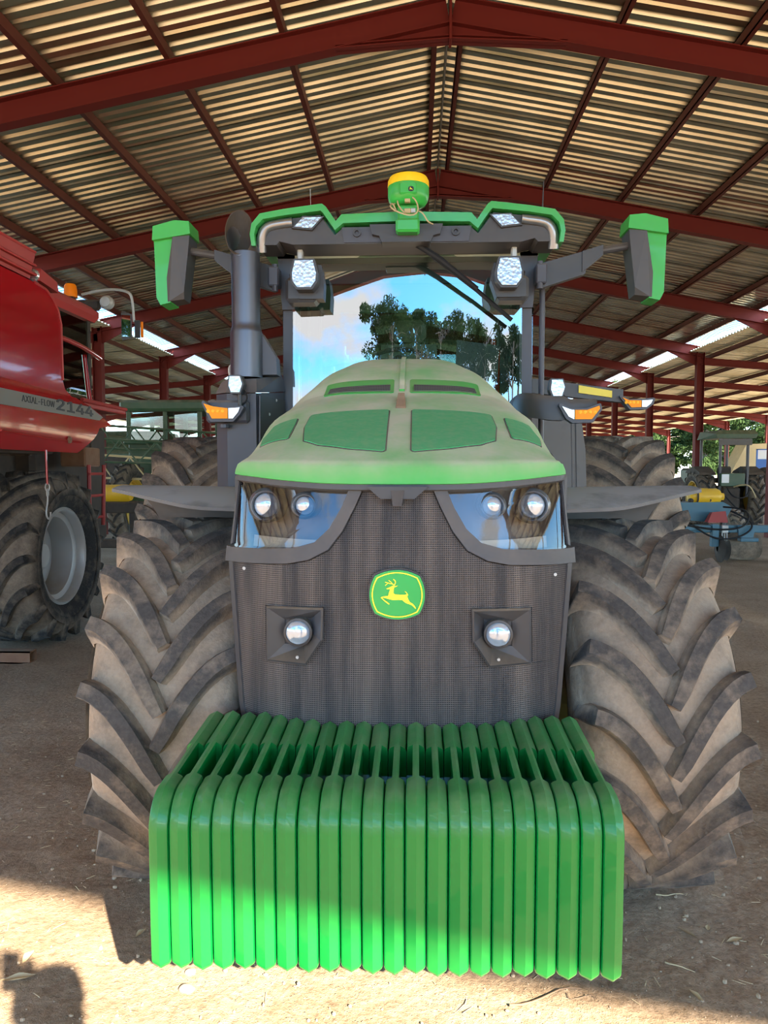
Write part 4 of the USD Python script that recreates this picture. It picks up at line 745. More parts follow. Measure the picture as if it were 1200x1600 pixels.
# receiver dome
GX, GY = 0.012, 0.98
rc = part(tr, 'receiver', lathe([(0, 3.262), (0.070, 3.264), (0.098, 3.278), (0.113, 3.30), (0.118, 3.32), (0.118, 3.372), (0.113, 3.378)], 32, 'z', (GX, GY, 0)), 'green_cap', 'green satellite receiver with a yellow top', smooth=35)
part(rc, 'receiver_cap', lathe([(0.113, 3.372), (0.119, 3.376), (0.118, 3.405), (0.108, 3.425), (0.075, 3.436), (0, 3.44)], 32, 'z', (GX, GY, 0)), 'yellow_cap', 'yellow receiver cap', smooth=40)
part(rc, 'receiver_front', cbox((GX - 0.050, GY - 0.118, 3.30), (GX + 0.050, GY - 0.08, 3.368), 0.008), 'green_cap')
part(rc, 'receiver_decal', prism(Polygon(shield(0.17).exterior.coords).buffer(0.001), 0, 0.004).apply_transform(trimesh.transformations.translation_matrix((GX + 0.016, GY - 0.121, 3.326))), 'ink', 'small dark emblem')
part(rc, 'decal_deer', prism(affinity.scale(affinity.translate(dp, 0, -BZ), 0.16, 0.16, origin=(0, 0)), 0, 0.002).apply_transform(trimesh.transformations.translation_matrix((GX + 0.016, GY - 0.123, 3.326))), 'badge_yellow')
part(rc, 'receiver_bracket', cat([cbox((GX - 0.060, GY - 0.09, 3.16), (GX + 0.060, GY + 0.06, 3.25), 0.012), cbox((GX - 0.07, GY - 0.10, 3.10), (GX + 0.065, GY + 0.02, 3.175), 0.012)]), 'green_cap')
part(rc, 'connector', cat([cbox((GX - 0.022, GY - 0.105, 3.200), (GX + 0.015, GY - 0.088, 3.225), 0.003), cbox((GX - 0.020, GY - 0.10, 3.262), (GX + 0.012, GY - 0.07, 3.282), 0.003)]), 'cable_beige')
part(rc, 'connector_plug', cbox((GX + 0.015, GY - 0.107, 3.200), (GX + 0.042, GY - 0.088, 3.225), 0.003), 'rim_silver')
for pts in ([(-0.075, -0.05, 3.27), (-0.10, -0.10, 3.24), (-0.06, -0.125, 3.20), (0.02, -0.13, 3.178), (0.055, -0.12, 3.21), (0.045, -0.11, 3.26), (0.025, -0.10, 3.285)], [(-0.06, -0.09, 3.27), (-0.05, -0.12, 3.23), (-0.02, -0.12, 3.195)], [(0.06, -0.10, 3.21), (0.085, -0.11, 3.19), (0.11, -0.10, 3.155), (0.14, -0.06, 3.15)], [(-0.10, -0.03, 3.275), (-0.085, -0.10, 3.25), (-0.07, -0.11, 3.215)]):
    part(rc, 'cable', tube(smooth_path(np.array(pts) + [GX, GY, 0], 18), 0.0045, 6), 'cable_beige', smooth=50)

# ================================================================ FRONT WEIGHTS: 22 plates hung side by side
N_W, WP, WX0 = 22, 1.266 / 22, -0.6575
Wd = WP - 0.0016
arc = lambda cx, cz, r, a0, a1, n: [(cx + r * math.cos(math.radians(a)), cz + r * math.sin(math.radians(a))) for a in np.linspace(a0, a1, n)]
pro = [(-1.36, 0.418), (-1.435, 0.424)] + arc(-1.445, 0.444, 0.022, 250, 180, 4) + [(-1.470, 0.55), (-1.470, 0.68)] + arc(-1.37, 0.80, 0.10, 180, 98, 9) + [(-1.27, 0.905), (-1.232, 0.908), (-1.14, 0.913), (-1.042, 0.918), (-0.95, 0.924), (-0.885, 0.928)] + arc(-0.878, 0.908, 0.02, 80, 0, 4) + [(-0.858, 0.80), (-0.90, 0.79), (-0.90, 0.70), (-0.87, 0.60), (-0.95, 0.50), (-1.10, 0.44)]
pro = np.array(pro)[::-1]
nxt, prv = np.roll(pro, -1, 0) - pro, pro - np.roll(pro, 1, 0); nxt /= np.linalg.norm(nxt, axis=1, keepdims=True); prv /= np.linalg.norm(prv, axis=1, keepdims=True); tn = nxt + prv; tn /= np.linalg.norm(tn, axis=1, keepdims=True)
nor = np.stack([tn[:, 1], -tn[:, 0]], 1)
if (nor[np.argmin(pro[:, 0])] @ [-1, 0]) < 0: nor = -nor
rings = []
for fx, off in ((-0.5, -0.022), (-0.485, -0.013), (-0.44, -0.007), (-0.36, -0.0035), (0.03, 0.0065), (0.36, -0.0035), (0.44, -0.007), (0.485, -0.013), (0.5, -0.022)):
    q = pro + nor * off; rings.append(np.stack([np.full(len(q), fx * Wd), q[:, 0], q[:, 1]], 1))
rings = np.array(rings); side = shapely.geometry.Polygon(rings[0][:, 1:])
v = rings.reshape(-1, 3); k_, n_ = rings.shape[:2]; f = []
for i in range(k_ - 1):
    for j in range(n_):
        q = (j + 1) % n_; a, b = i * n_, (i + 1) * n_; f += [[a + j, a + q, b + q], [a + j, b + q, b + j]]
ti = np.array(m3.triangulate([np.asarray(rings[0][:, 1:], np.float64) if side.exterior.is_ccw else np.asarray(rings[0][::-1, 1:], np.float64)]))
if not side.exterior.is_ccw: ti = n_ - 1 - ti
f += ti.tolist(); f += (ti[:, ::-1] + (k_ - 1) * n_).tolist()
wm = T(v, f); wm.fix_normals()
if wm.volume < 0: wm.invert()
W_ = solid(wm)
for s in (-1, 1):                                             # hand slots cut from both faces, leaving a narrow grip
    xs = sorted((s * 0.17 * Wd, s * 0.9 * Wd)); cut = cat([hull([(x, y, z) for x in xs for y, z in ((-1.31, 0.80), (-1.135, 0.80), (-1.325, 0.93), (-1.12, 0.935), (-1.125, 0.82), (-1.32, 0.82))])])
    W_ = W_ - solid(cut)
wm = back(W_)
wm.apply_translation((0, 1.16, -0.42))
ordinal = ['leftmost', 'second', 'third', 'fourth', 'fifth', 'sixth', 'seventh', 'eighth', 'ninth', 'tenth', 'eleventh']
first_w = None
for i in range(N_W):
    lab = ('leftmost green suitcase weight of the front stack' if i == 0 else 'rightmost green suitcase weight of the front stack' if i == 21 else
           f'green suitcase weight in the front stack, {ordinal[i]} from the left' if i < 11 else f'green suitcase weight in the front stack, {ordinal[21 - i]} from the right')
    loc = (WX0 + WP * (i + 0.5), -1.16 + rng.uniform(-0.003, 0.003), 0.42 + rng.uniform(-0.003, 0.003))
    if first_w is None:
        first_w = thing('suitcase_weight', lab, 'weight', loc, 'green suitcase weights hung in a row on the tractor front')
        w0 = wm.copy(); w0.apply_translation(loc); part(first_w, 'weight_plate', w0, 'weight_green', smooth=14)
    else: copy(first_w, lab, loc)

# ================================================================ RED COMBINE HARVESTER on the left
hv = thing('combine_harvester', 'shiny red combine harvester parked at the left, black lettering on a grey stripe', 'combine harvester', (-4.3, 3.9, 0))
HX = -3.3
tyre(hv, 'drive_tyre', (-3.84, 4.0, 0.87), 0.87, 0.37, 0.47, 17, 'tyre_dark', 0.0, phase=0.1, sweep=0.42, lug=0.05, lw=0.058, wall=1.15, label='black drive tyre with dusty tread bars')
wr = part(hv, 'wheel_rim', lathe([(0.50, 0.30), (0.475, 0.315), (0.455, 0.29), (0.45, 0.22), (0.40, 0.20), (0.385, 0.10), (0.38, -0.02), (0.30, -0.05), (0.29, -0.08), (0.0, -0.08)], 56, 'x', (-3.84, 4.0, 0.87)), 'rim_silver', 'deep silver wheel rim', smooth=35)
part(wr, 'hub', lathe([(0.17, -0.07), (0.17, 0.05), (0.12, 0.09), (0, 0.09)], 28, 'x', (-3.84, 4.0, 0.87)), 'rim_silver', smooth=35)
for i in range(10):
    a = 2 * PI * i / 10; part(wr, 'wheel_nut', cyl((-3.93, 4.0 + 0.24 * math.cos(a), 0.87 + 0.24 * math.sin(a)), (-3.88, 4.0 + 0.24 * math.cos(a), 0.87 + 0.24 * math.sin(a)), 0.018, 6), 'rim_silver')
part(hv, 'drive_axle', cat([cyl((-5.6, 4.0, 0.87), (-3.92, 4.0, 0.87), 0.14), cbox((-5.9, 3.6, 0.8), (-4.4, 4.5, 1.2), 0.04)]), 'black_iron')
# side panel: an outline in (y, z), bulging slightly
up_panel = [(0.6, 3.40), (3.10, 3.40), (3.30, 3.385), (3.42, 3.33), (3.52, 3.24), (3.57, 3.12), (3.575, 2.60), (3.62, 2.52), (3.80, 2.44), (0.6, 2.56)]
part(hv, 'side_panel', prism(up_panel, HX - 0.05, HX, 'x'), 'harvester_red', 'tall glossy red side panel')
part(hv, 'panel_edge', tube([(HX, 3.10, 3.40), (HX, 3.30, 3.385), (HX, 3.42, 3.33), (HX, 3.52, 3.24), (HX, 3.57, 3.12), (HX, 3.575, 2.60)], 0.014, 6), 'dusty_red')
skirt = np.array([(0.6, 2.575, 0.0), (0.6, 2.47, 0.05), (0.6, 2.32, 0.06), (0.6, 2.12, 0.05), (0.6, 1.93, 0.0)])
ends = np.array([(3.80, 2.455), (4.15, 2.37), (4.34, 2.30), (4.22, 2.12), (3.80, 1.915)])
rows = []
for e in np.linspace(0, 1, 16):
    r = []
    for (y0, z0, b), (y1, z1) in zip(skirt, ends):
        r.append((HX + b * (1 - 0.6 * e) + 0.02, y0 + (y1 - y0) * e, z0 + (z1 - z0) * e))
    rows.append(PchipInterpolator(range(5), r, axis=0)(np.linspace(0, 4, 17)))
rows = np.array(rows); inn_ = rows - [0.04, 0, 0]
m = cat([grid(rows), grid(inn_), grid(np.stack([rows[-1], inn_[-1]])), grid(np.stack([rows[:, -1], inn_[:, -1]])), grid(np.stack([rows[:, 0], inn_[:, 0]]))]); m.fix_normals()
part(hv, 'side_skirt', m, 'harvester_red', 'glossy red lower skirt ending in a point', smooth=40)
part(hv, 'skirt_tip', hull([(HX + dx, y, z) for y, z in ((4.0, 2.40), (4.30, 2.33), (4.60, 2.225), (4.30, 2.20), (4.12, 2.16)) for dx in (-0.03, 0.035)]), 'harvester_red')
def on_skirt(y, z): return HX + 0.088 - 0.036 * (y - 0.6) / 3.6
stripe = [(0.7, 2.425), (4.02, 2.385), (4.34, 2.300), (4.25, 2.262), (0.7, 2.285)]
sp_ = trimesh.creation.extrude_polygon(Polygon(stripe), 0.004, engine='earcut'); vv = sp_.vertices
part(hv, 'stripe', T(np.stack([on_skirt(vv[:, 0], vv[:, 1]) + vv[:, 2], vv[:, 0], vv[:, 1]], 1), sp_.faces), 'stripe_silver', 'grey stripe with black model lettering')
def side_text(txt, h, y0, z0, slope, name, bold=False, wide=1.0):
    t_ = meshkit.text_mesh(txt, h, 0.003, bold); q = t_.vertices
    yy = y0 + q[:, 0] * wide; zz_ = z0 + q[:, 1] + slope * q[:, 0] * wide
    part(hv, name, T(np.stack([on_skirt(yy, zz_) + 0.004 + q[:, 2], yy, zz_], 1), t_.faces), 'ink')
side_text('AXIAL-FLOW', 0.055, 2.70, 2.325, -0.012, 'lettering', wide=1.15); side_text('2144', 0.098, 3.28, 2.305, -0.018, 'number_lettering', True, 2.35)
part(hv, 'skirt_crease', tube([(on_skirt(2.4, 2.06) - 0.014, 2.4, 2.07), (on_skirt(3.3, 2.0) - 0.018, 3.3, 2.03), (on_skirt(3.85, 2.0) - 0.02, 3.85, 2.02)], 0.012, 6), 'harvester_red')
part(hv, 'skirt_latch', lathe([(0, 0.02), (0.03, 0.015), (0.035, 0)], 12, 'x', (on_skirt(3.6, 2.0) - 0.012, 3.58, 2.035)), 'rust')
part(hv, 'body', cat([cbox((-5.9, 0.6, 1.9), (HX - 0.05, 3.55, 3.4), 0.04), cbox((-5.6, 1.0, 1.2), (-4.3, 4.6, 1.95), 0.05), cbox((-5.7, 4.5, 0.8), (-4.1, 6.4, 2.3), 0.05), cbox((-5.9, 1.0, 0.9), (-4.6, 3.2, 1.9), 0.05)]), 'black_iron')
gt = part(hv, 'grain_tank', cat([hull([(x, y, z) for x, y, z in ((-5.9, 0.6, 3.42), (HX - 0.02, 0.6, 3.42), (HX - 0.02, 3.06, 3.42), (-5.9, 3.06, 3.42), (-5.95, 0.5, 3.66), (HX + 0.02, 0.5, 3.66), (HX + 0.02, 3.10, 3.66), (-5.95, 3.10, 3.66))])]), 'dusty_red', 'dusty red grain tank rim')
for z in (3.45, 3.53, 3.645): part(gt, 'tank_ridge', cbox((-5.9, 0.5, z), (HX + 0.03, 3.10, z + 0.022), 0.006), 'dusty_red')
part(gt, 'tank_extension', hull([(x, y, z) for x, y, z in ((-5.8, 0.6, 3.66), (HX - 0.03, 0.6, 3.66), (HX - 0.03, 3.05, 3.66), (-5.8, 3.05, 3.66), (-5.6, 0.9, 3.95), (-3.75, 0.9, 3.95), (-3.75, 2.75, 3.95), (-5.6, 2.75, 3.95))]), 'dusty_red')
hl = part(hv, 'rear_lamp', hull([(x, y, z) for x in (HX - 0.14, HX + 0.02) for y, z in ((3.16, 3.43), (3.50, 3.40), (3.48, 3.49), (3.18, 3.54))]), 'dusty_red', 'round lamp on the tank corner')
part(hl, 'lamp_glass', lathe([(0, -0.03), (0.04, -0.025), (0.055, 0.0), (0.055, 0.05)], 20, 'y', (HX - 0.04, 3.16, 3.475)), 'lamp_glass', smooth=30)
# cab, rails, beacon and mirror ahead of the tank
part(hv, 'cab_roof', cbox((-5.4, 4.3, 3.62), (-4.0, 6.1, 3.80), 0.06), 'dusty_red'); [part(hv, 'cab_post', cbox((x, y, 1.9), (x + 0.07, y + 0.07, 3.62), 0.01), 'black_iron') for x in (-5.35, -4.15) for y in (4.4, 5.9)]
part(hv, 'cab_window', cat([box((-4.10, 4.5, 2.3), (-4.095, 5.9, 3.6))]), 'cab_glass'); part(hv, 'cab_back', box((-5.3, 4.42, 1.9), (-4.15, 4.45, 3.6)), 'black_iron')
bc = part(hv, 'beacon_mount', cat([cbox((-4.40, 5.92, 3.80), (-4.28, 6.04, 3.93), 0.015), cbox((-4.36, 5.95, 3.76), (-3.95, 6.02, 3.90), 0.03)]), 'black_iron')
part(bc, 'beacon', lathe([(0.0, 4.10), (0.06, 4.095), (0.075, 4.07), (0.085, 3.95), (0.085, 3.93), (0, 3.93)], 20, 'z', (-4.335, 5.98, 0)), 'amber_dark', 'orange warning beacon', smooth=35)
part(bc, 'side_lamp', lathe([(0, -0.05), (0.06, -0.045), (0.085, -0.01), (0.085, 0.05), (0.05, 0.09), (0, 0.10)], 20, 'y', (-3.86, 5.95, 3.86)), 'rim_silver', smooth=35)
ma = part(hv, 'mirror_arm', tube(smooth_path([(-4.2, 6.0, 3.97), (-3.85, 6.0, 4.03), (-3.62, 6.0, 4.0), (-3.55, 6.0, 3.9), (-3.53, 6.0, 3.62)], 20), 0.018, 8), 'rim_silver', smooth=40)
part(ma, 'mirror_housing', hull([(x, y, z) for x, y in ((-3.68, 5.96), (-3.56, 6.0), (-3.66, 6.04)) for z in (3.42, 3.72)] + [(-3.67, 5.97, 3.38), (-3.67, 5.97, 3.76)]), 'dark_plastic')
part(ma, 'mirror_face', hull([(x, y, z) for x, y in ((-3.672, 5.948), (-3.572, 5.985), (-3.672, 5.955)) for z in (3.43, 3.70)]), 'mirror_glass', 'tall oval mirror')
part(ma, 'mirror_plate', cbox((-3.52, 5.98, 3.42), (-3.45, 6.01, 3.64), 0.006), 'dark_plastic'); part(ma, 'reflector', cbox((-3.44, 5.98, 3.42), (-3.41, 6.0, 3.62), 0.004), 'amber_dark')
rl = part(hv, 'handrail', cat([tube(smooth_path([(HX - 0.05, 3.56, 3.02), (-3.42, 4.2, 3.03), (-3.50, 4.75, 3.02), (-3.55, 5.0, 3.02)], 12), 0.028, 8), tube([(-3.62, 4.75, 3.02), (-3.60, 4.78, 2.66), (-3.56, 4.8, 2.30)], 0.028, 8)]), 'harvester_red', 'red handrail of the cab platform', smooth=50)
part(hv, 'cab_platform', cat([cbox((-4.2, 4.45, 2.42), (-3.50, 5.6, 2.47), 0.01), tube([(-3.52, 4.45, 2.50), (-3.50, 5.6, 2.48)], 0.022, 8)]), 'dusty_red')
part(hv, 'side_box', cbox((-3.95, 4.80, 1.78), (-3.66, 5.2, 2.0), 0.015), 'rust', 'rust-red box under the platform')
part(hv, 'ladder', cat([tube([(-3.62, 5.2, 1.8), (-3.60, 5.1, 1.1)], 0.022, 6), tube([(-3.62, 4.8, 1.8), (-3.60, 4.75, 1.1)], 0.022, 6)] + [cyl((-3.61, 4.77, z), (-3.61, 5.15, z), 0.018, 6) for z in (1.2, 1.45, 1.7)]), 'dusty_red')
# hook and chain hanging from the skirt
ch = thing('hook_chain', 'thin red rod with steel hooks hanging in front of the combine tyre', 'hook', (-3.26, 3.14, 1.3))
part(ch, 'rod', cyl((-3.26, 3.14, 1.93), (-3.255, 3.14, 1.62), 0.010, 8), 'harvester_red')
for z in (1.595, 1.545):
    q = np.linspace(0, 2 * PI, 15)[:-1]; part(ch, 'chain_link', tube(np.stack([-3.255 + 0.012 * np.cos(q) * (z > 1.57), 3.14 + 0.015 * np.cos(q), z + 0.035 * np.sin(q)], 1), 0.006, 6, True), 'rim_silver')
part(ch, 'hook', tube(smooth_path([(-3.255, 3.14, 1.51), (-3.25, 3.12, 1.44), (-3.25, 3.10, 1.36), (-3.25, 3.135, 1.31), (-3.25, 3.17, 1.33), (-3.25, 3.175, 1.37)], 18), 0.008, 8), 'rim_silver')
b = cat([box((-4.1, 3.06, 0.0), (-3.42, 3.18, 0.012)), box((-4.1, 3.06, 0.1), (-3.42, 3.18, 0.112)), box((-4.1, 3.06, 0.0), (-3.42, 3.068, 0.112)), box((-4.1, 3.172, 0.0), (-3.42, 3.18, 0.112))])
single('steel_tube', b, 'rust', 'rusty square steel tube lying under the combine tyre', 'steel tube')

# ================================================================ BACKGROUND MACHINES
# green self-propelled machine with lattice booms at the left
gs = thing('sprayer', 'dark green field sprayer with folded lattice booms behind the combine', 'sprayer', (-6.3, 12.5, 0))
part(gs, 'cab', cat([cbox((-6.6, 13.5, 1.5), (-4.9, 13.55, 2.35), 0.02), cbox((-6.7, 13.2, 3.05), (-4.7, 15.2, 3.3), 0.06), cbox((-6.65, 13.3, 2.3), (-4.8, 15.0, 2.4), 0.03)] + [cbox((x, y, 2.3), (x + 0.09, y + 0.09, 3.1), 0.01) for x in (-6.6, -5.75, -4.95) for y in (13.4, 14.9)]), 'old_green')
for k, (x0, x1) in enumerate(((-6.5, -5.75), (-5.66, -4.95))): part(gs, 'cab_window', box((x0, 13.42, 2.4), (x1, 13.425, 3.05)), 'cab_glass')
part(gs, 'spray_tank', lathe([(0, -1.2), (0.5, -1.15), (0.62, -0.9), (0.62, 0.9), (0.5, 1.15), (0, 1.2)], 28, 'x', (-5.6, 16.0, 1.8)), 'old_green', smooth=35)
part(gs, 'chassis', cbox((-6.7, 12.4, 0.9), (-4.6, 17.5, 1.15), 0.03), 'old_green')
for j, (yb, zb) in enumerate(((11.8, 1.95), (12.3, 1.6), (12.6, 2.25))):
    ms = [tube([(-8.4, yb, zb), (-3.9, yb + 0.2, zb - 0.15)], 0.028, 6), tube([(-8.4, yb, zb + 0.55), (-3.9, yb + 0.2, zb + 0.25)], 0.028, 6)]
    for i in range(12):
        x = -8.4 + 0.375 * i; f0 = (x + 8.4) / 4.5; f1 = f0 + 0.0833; a = zb + (0.0 if i % 2 else 0.55 - 0.15 * f0) - 0.15 * f0; b = zb + (0.55 - 0.15 * f1 if i % 2 else 0.0) - 0.15 * f1
        ms.append(tube([(x, yb + 0.2 * f0, a), (x + 0.375, yb + 0.2 * f1, b)], 0.018, 5))
    part(gs, 'boom', cat(ms), 'old_green' if j != 1 else 'cream_plastic')
for c in ((-6.25, 12.6, 0.95), (-6.25, 16.6, 0.95)):
    tyre(gs, 'tyre', c, 0.95, 0.17, 0.55, 22, 'tyre_dark', sweep=0.2, lug=0.04, lw=0.04, k=6); rim_disc(gs, c, 0.56, 0.3, 'rim_yellow', 1)
gh = thing('harvester', 'dark green harvester deep in the shed behind the sprayer booms', 'combine harvester', (-9.0, 24.0, 0))
part(gh, 'body', cat([cbox((-13.0, 23.0, 0.9), (-7.6, 27.0, 2.35), 0.08), hull([(x, y, z) for x, y, z in ((-12.5, 23.2, 2.3), (-9.2, 23.2, 2.3), (-12.2, 23.6, 3.1), (-9.6, 23.6, 3.1), (-12.5, 26.5, 2.3), (-9.2, 26.5, 2.3), (-12.2, 26.2, 3.1), (-9.6, 26.2, 3.1))])]), 'old_green')
part(gh, 'side_panel', cbox((-12.6, 22.95, 1.2), (-9.0, 23.0, 2.2), 0.02), 'black_iron'); part(gh, 'unloading_auger', tube([(-8.2, 23.0, 2.6), (-12.8, 22.6, 2.9)], 0.16, 12), 'old_green')
for c in ((-8.3, 24.0, 0.8), (-12.2, 24.0, 0.8)):
    tyre(gh, 'tyre', c, 0.8, 0.3, 0.42, 16, 'tyre_dark', sweep=0.3, lug=0.045, lw=0.05, k=5); rim_disc(gh, c, 0.43, 0.5, 'rim_yellow', 1)
bt = thing('trailer', 'dark grain trailer standing across the far left of the shed', 'trailer', (-9.6, 33.0, 0))
part(bt, 'trailer_box', cat([hull([(x, y, z) for x, y, z in ((-15.5, 33, 0.9), (-10.6, 33, 0.9), (-15.8, 32.8, 2.3), (-10.4, 32.8, 2.3), (-15.5, 35, 0.9), (-10.6, 35, 0.9), (-15.8, 35.2, 2.3), (-10.4, 35.2, 2.3))])] + [cbox((-15.7 + 0.85 * i, 32.74, 0.95), (-15.62 + 0.85 * i, 32.9, 2.28), 0.01) for i in range(7)]), 'black_iron'); part(bt, 'drawbar', cbox((-10.6, 33.8, 0.7), (-8.8, 33.95, 0.85), 0.02), 'black_iron')
for x in (-14.2, -11.8): part(bt, 'trailer_tyre', lathe([(0.2, -0.13), (0.42, -0.14), (0.48, -0.08), (0.48, 0.08), (0.42, 0.14), (0.2, 0.13)], 28, 'y', (x, 33.0, 0.48)), 'black_iron', smooth=40)
bx = thing('tractor', 'dark blue tractor with a glazed cab near the far left posts', 'tractor', (-8.6, 29.0, 0))
part(bx, 'cab', cat([cbox((-9.3, 28.6, 2.75), (-7.9, 30.2, 2.95), 0.05)] + [cbox((x, y, 1.5), (x + 0.08, y + 0.08, 2.8), 0.01) for x in (-9.25, -8.0) for y in (28.7, 30.0)] + [cbox((-9.3, 28.6, 1.0), (-7.9, 30.2, 1.6), 0.05)]), 'teal_paint'); part(bx, 'cab_window', box((-9.15, 28.66, 1.65), (-8.02, 28.67, 2.72)), 'cab_glass')
part(bx, 'engine_bonnet', cbox((-9.0, 26.9 + 0.3, 1.0), (-8.2, 28.6, 1.65), 0.1), 'teal_paint')
for c in ((-9.5, 29.6, 0.85), (-7.7, 29.6, 0.85)): tyre(bx, 'rear_tyre', c, 0.85, 0.22, 0.46, 16, 'tyre_dark', sweep=0.28, lug=0.045, lw=0.05, k=5)
yt = thing('yellow_tank', 'yellow tank and black frame half hidden between combine tyre and tractor', 'tank', (-5.1, 9.0, 0))
part(yt, 'tank_body', lathe([(0, -0.5), (0.10, -0.48), (0.15, -0.4), (0.15, 0.2), (0.12, 0.26), (0.06, 0.28), (0.06, 0.4), (0, 0.4)], 24, 'x', (-5.05, 9.0, 1.33)), 'yellow_paint', smooth=35)
part(yt, 'stand', cat([cbox((-5.6, 8.9, 0.0), (-5.5, 9.1, 1.2), 0.01), cbox((-4.8, 8.9, 0.0), (-4.7, 9.1, 1.2), 0.01), cbox((-5.7, 8.85, 1.0), (-4.6, 9.15, 1.19), 0.02), cbox((-5.6, 8.9, 0.4), (-4.7, 9.1, 0.55), 0.02)]), 'black_iron')
# blue planter on the right
bp = thing('planter', 'blue tool-bar planter with hoses and black discs on the right', 'planter', (6.0, 10.8, 0))
part(bp, 'tool_bar', cat([cbox((5.20, 10.55, 0.56), (9.4, 10.70, 0.70), 0.015), cbox((4.7, 10.5, 0.60), (5.3, 10.62, 0.68), 0.01)]), 'teal_paint')
part(bp, 'hopper', hull([(x, y, z) for x, y, z in ((4.6, 11.2, 0.78), (6.05, 11.2, 0.70), (6.2, 11.2, 1.0), (6.02, 11.2, 1.1), (4.6, 11.2, 1.08), (4.6, 11.7, 0.78), (6.05, 11.7, 0.70), (6.2, 11.7, 1.0), (6.02, 11.7, 1.1), (4.6, 11.7, 1.08))]), 'teal_paint', 'blue hopper box')
part(bp, 'bracket', cat([hull([(x, y, z) for x, z in ((6.02, 0.70), (6.36, 0.70), (6.30, 0.45), (6.05, 0.48)) for y in (10.52, 10.56)]), cbox((6.05, 10.45, 0.40), (6.38, 10.6, 0.47), 0.01)]), 'teal_paint'); part(bp, 'leg', cbox((5.55, 10.5, 0.3), (5.68, 10.62, 0.72), 0.01), 'teal_paint')
part(bp, 'gearbox', hull([(x, y, z) for x, y, z in ((5.62, 10.9, 0.72), (6.0, 10.9, 0.72), (5.70, 10.9, 0.92), (5.95, 10.9, 0.94), (5.65, 11.15, 0.72), (5.98, 11.15, 0.72), (5.75, 11.15, 0.9))]), 'dusty_red')
for x, y, r in ((5.42, 11.3, 0.20), (5.72, 10.55, 0.26), (5.98, 10.9, 0.22), (6.75, 10.6, 0.26), (7.6, 10.6, 0.26)):
    dd = part(bp, 'disc', lathe([(0.05, -0.05), (0.09, -0.03), (r * 0.8, -0.012), (r, 0.0), (r * 0.8, 0.02), (0.05, 0.03)], 28, 'x', (x, y, r)), 'black_iron', smooth=40)
    part(dd, 'disc_arm', tube([(x + 0.04, y, r), (x + 0.06, y + 0.05, 0.62)], 0.03, 6), 'black_iron')
for pts in ([(5.2, 10.5, 0.70), (5.5, 10.42, 0.5), (5.85, 10.42, 0.46), (6.15, 10.45, 0.56), (6.25, 10.5, 0.75), (6.0, 10.8, 0.95)], [(5.0, 10.5, 0.72), (5.6, 10.45, 0.63), (6.1, 10.45, 0.70), (6.2, 10.6, 0.95), (5.9, 10.9, 1.02)]):
    part(bp, 'hose', tube(smooth_path(pts, 24), 0.017, 7), 'cable_black', smooth=50)
part(bp, 'valve_block', cat([cbox((5.72, 10.48, 0.56), (5.84, 10.56, 0.70), 0.01)] + [cyl((5.73 + 0.045 * i, 10.5, 0.42), (5.73 + 0.045 * i, 10.5, 0.56), 0.012, 6) for i in range(3)]), 'rim_silver')
tyre(bp, 'gauge_tyre', (6.62, 12.2, 0.46), 0.46, 0.15, 0.22, 20, 'tyre_dirty', sweep=0.12, lug=0.02, lw=0.03, k=6, label='dusty gauge tyre'); rim_disc(bp, (6.62, 12.2, 0.46), 0.23, 0.24, 'rim_silver', -1, 0.08, hub=0.05)
m = lathe([(0.12, -0.32), (0.22, -0.30), (0.26, -0.2), (0.27, 0.0), (0.26, 0.2), (0.22, 0.30), (0.12, 0.32)], 36, 'x', (6.28, 10.95, 0.27)); part(bp, 'press_tyre', m, 'tyre_dirty', smooth=40, dust=lambda v: np.full(len(v), 0.75))
pt = part(bp, 'seed_tank', lathe([(0, -0.42), (0.10, -0.41), (0.135, -0.36), (0.14, -0.30), (0.165, -0.28), (0.165, -0.05), (0.16, -0.05), (0.16, 0.12), (0.13, 0.18), (0.07, 0.2), (0.07, 0.26), (0, 0.26)], 28, 'x', (5.82, 11.35, 1.20)), 'yellow_paint', 'yellow cylinder on the planter', smooth=35)
part(pt, 'tank_strap', lathe([(0.168, -0.30), (0.172, -0.295), (0.172, -0.27), (0.168, -0.265)], 28, 'x', (5.82, 11.35, 1.20)), 'black_iron')
part(bp, 'meter', cat([ball((5.42 + 0.09 * i, 11.25 + 0.05 * (i % 2), 1.12 + 0.03 * (i % 3)), 0.055, 1) for i in range(5)]), 'black_iron')
# old green tractor seen from behind
ot = thing('tractor', 'old green tractor with a flat canopy roof, standing in the right lean-to', 'tractor', (9.5, 19.5, 0))
part(ot, 'canopy', hull([(x, y, z) for x, y, z in ((8.85, 18.6, 2.62), (9.95, 18.6, 2.62), (8.80, 18.6, 2.74), (10.0, 18.6, 2.74), (8.9, 18.7, 2.86), (9.95, 18.7, 2.86), (8.85, 20.2, 2.62), (9.95, 20.2, 2.62), (8.9, 20.1, 2.86), (9.95, 20.1, 2.86))]), 'old_green', 'green canopy roof')
part(ot, 'canopy_valance', cbox((8.9, 18.62, 2.42), (9.85, 18.66, 2.60), 0.01), 'fender_plastic')
for x in (8.93, 9.72):
    for y in (18.65, 20.1): part(ot, 'canopy_post', cbox((x, y, 0.9), (x + 0.07, y + 0.07, 2.62), 0.01), 'cab_metal')
part(ot, 'rear_box', cbox((8.93, 18.5, 1.22), (9.62, 18.62, 1.60), 0.015), 'old_green', 'green box with a white label'); part(ot, 'white_label', box((8.95, 18.492, 1.32), (9.16, 18.499, 1.57)), 'sign_white')
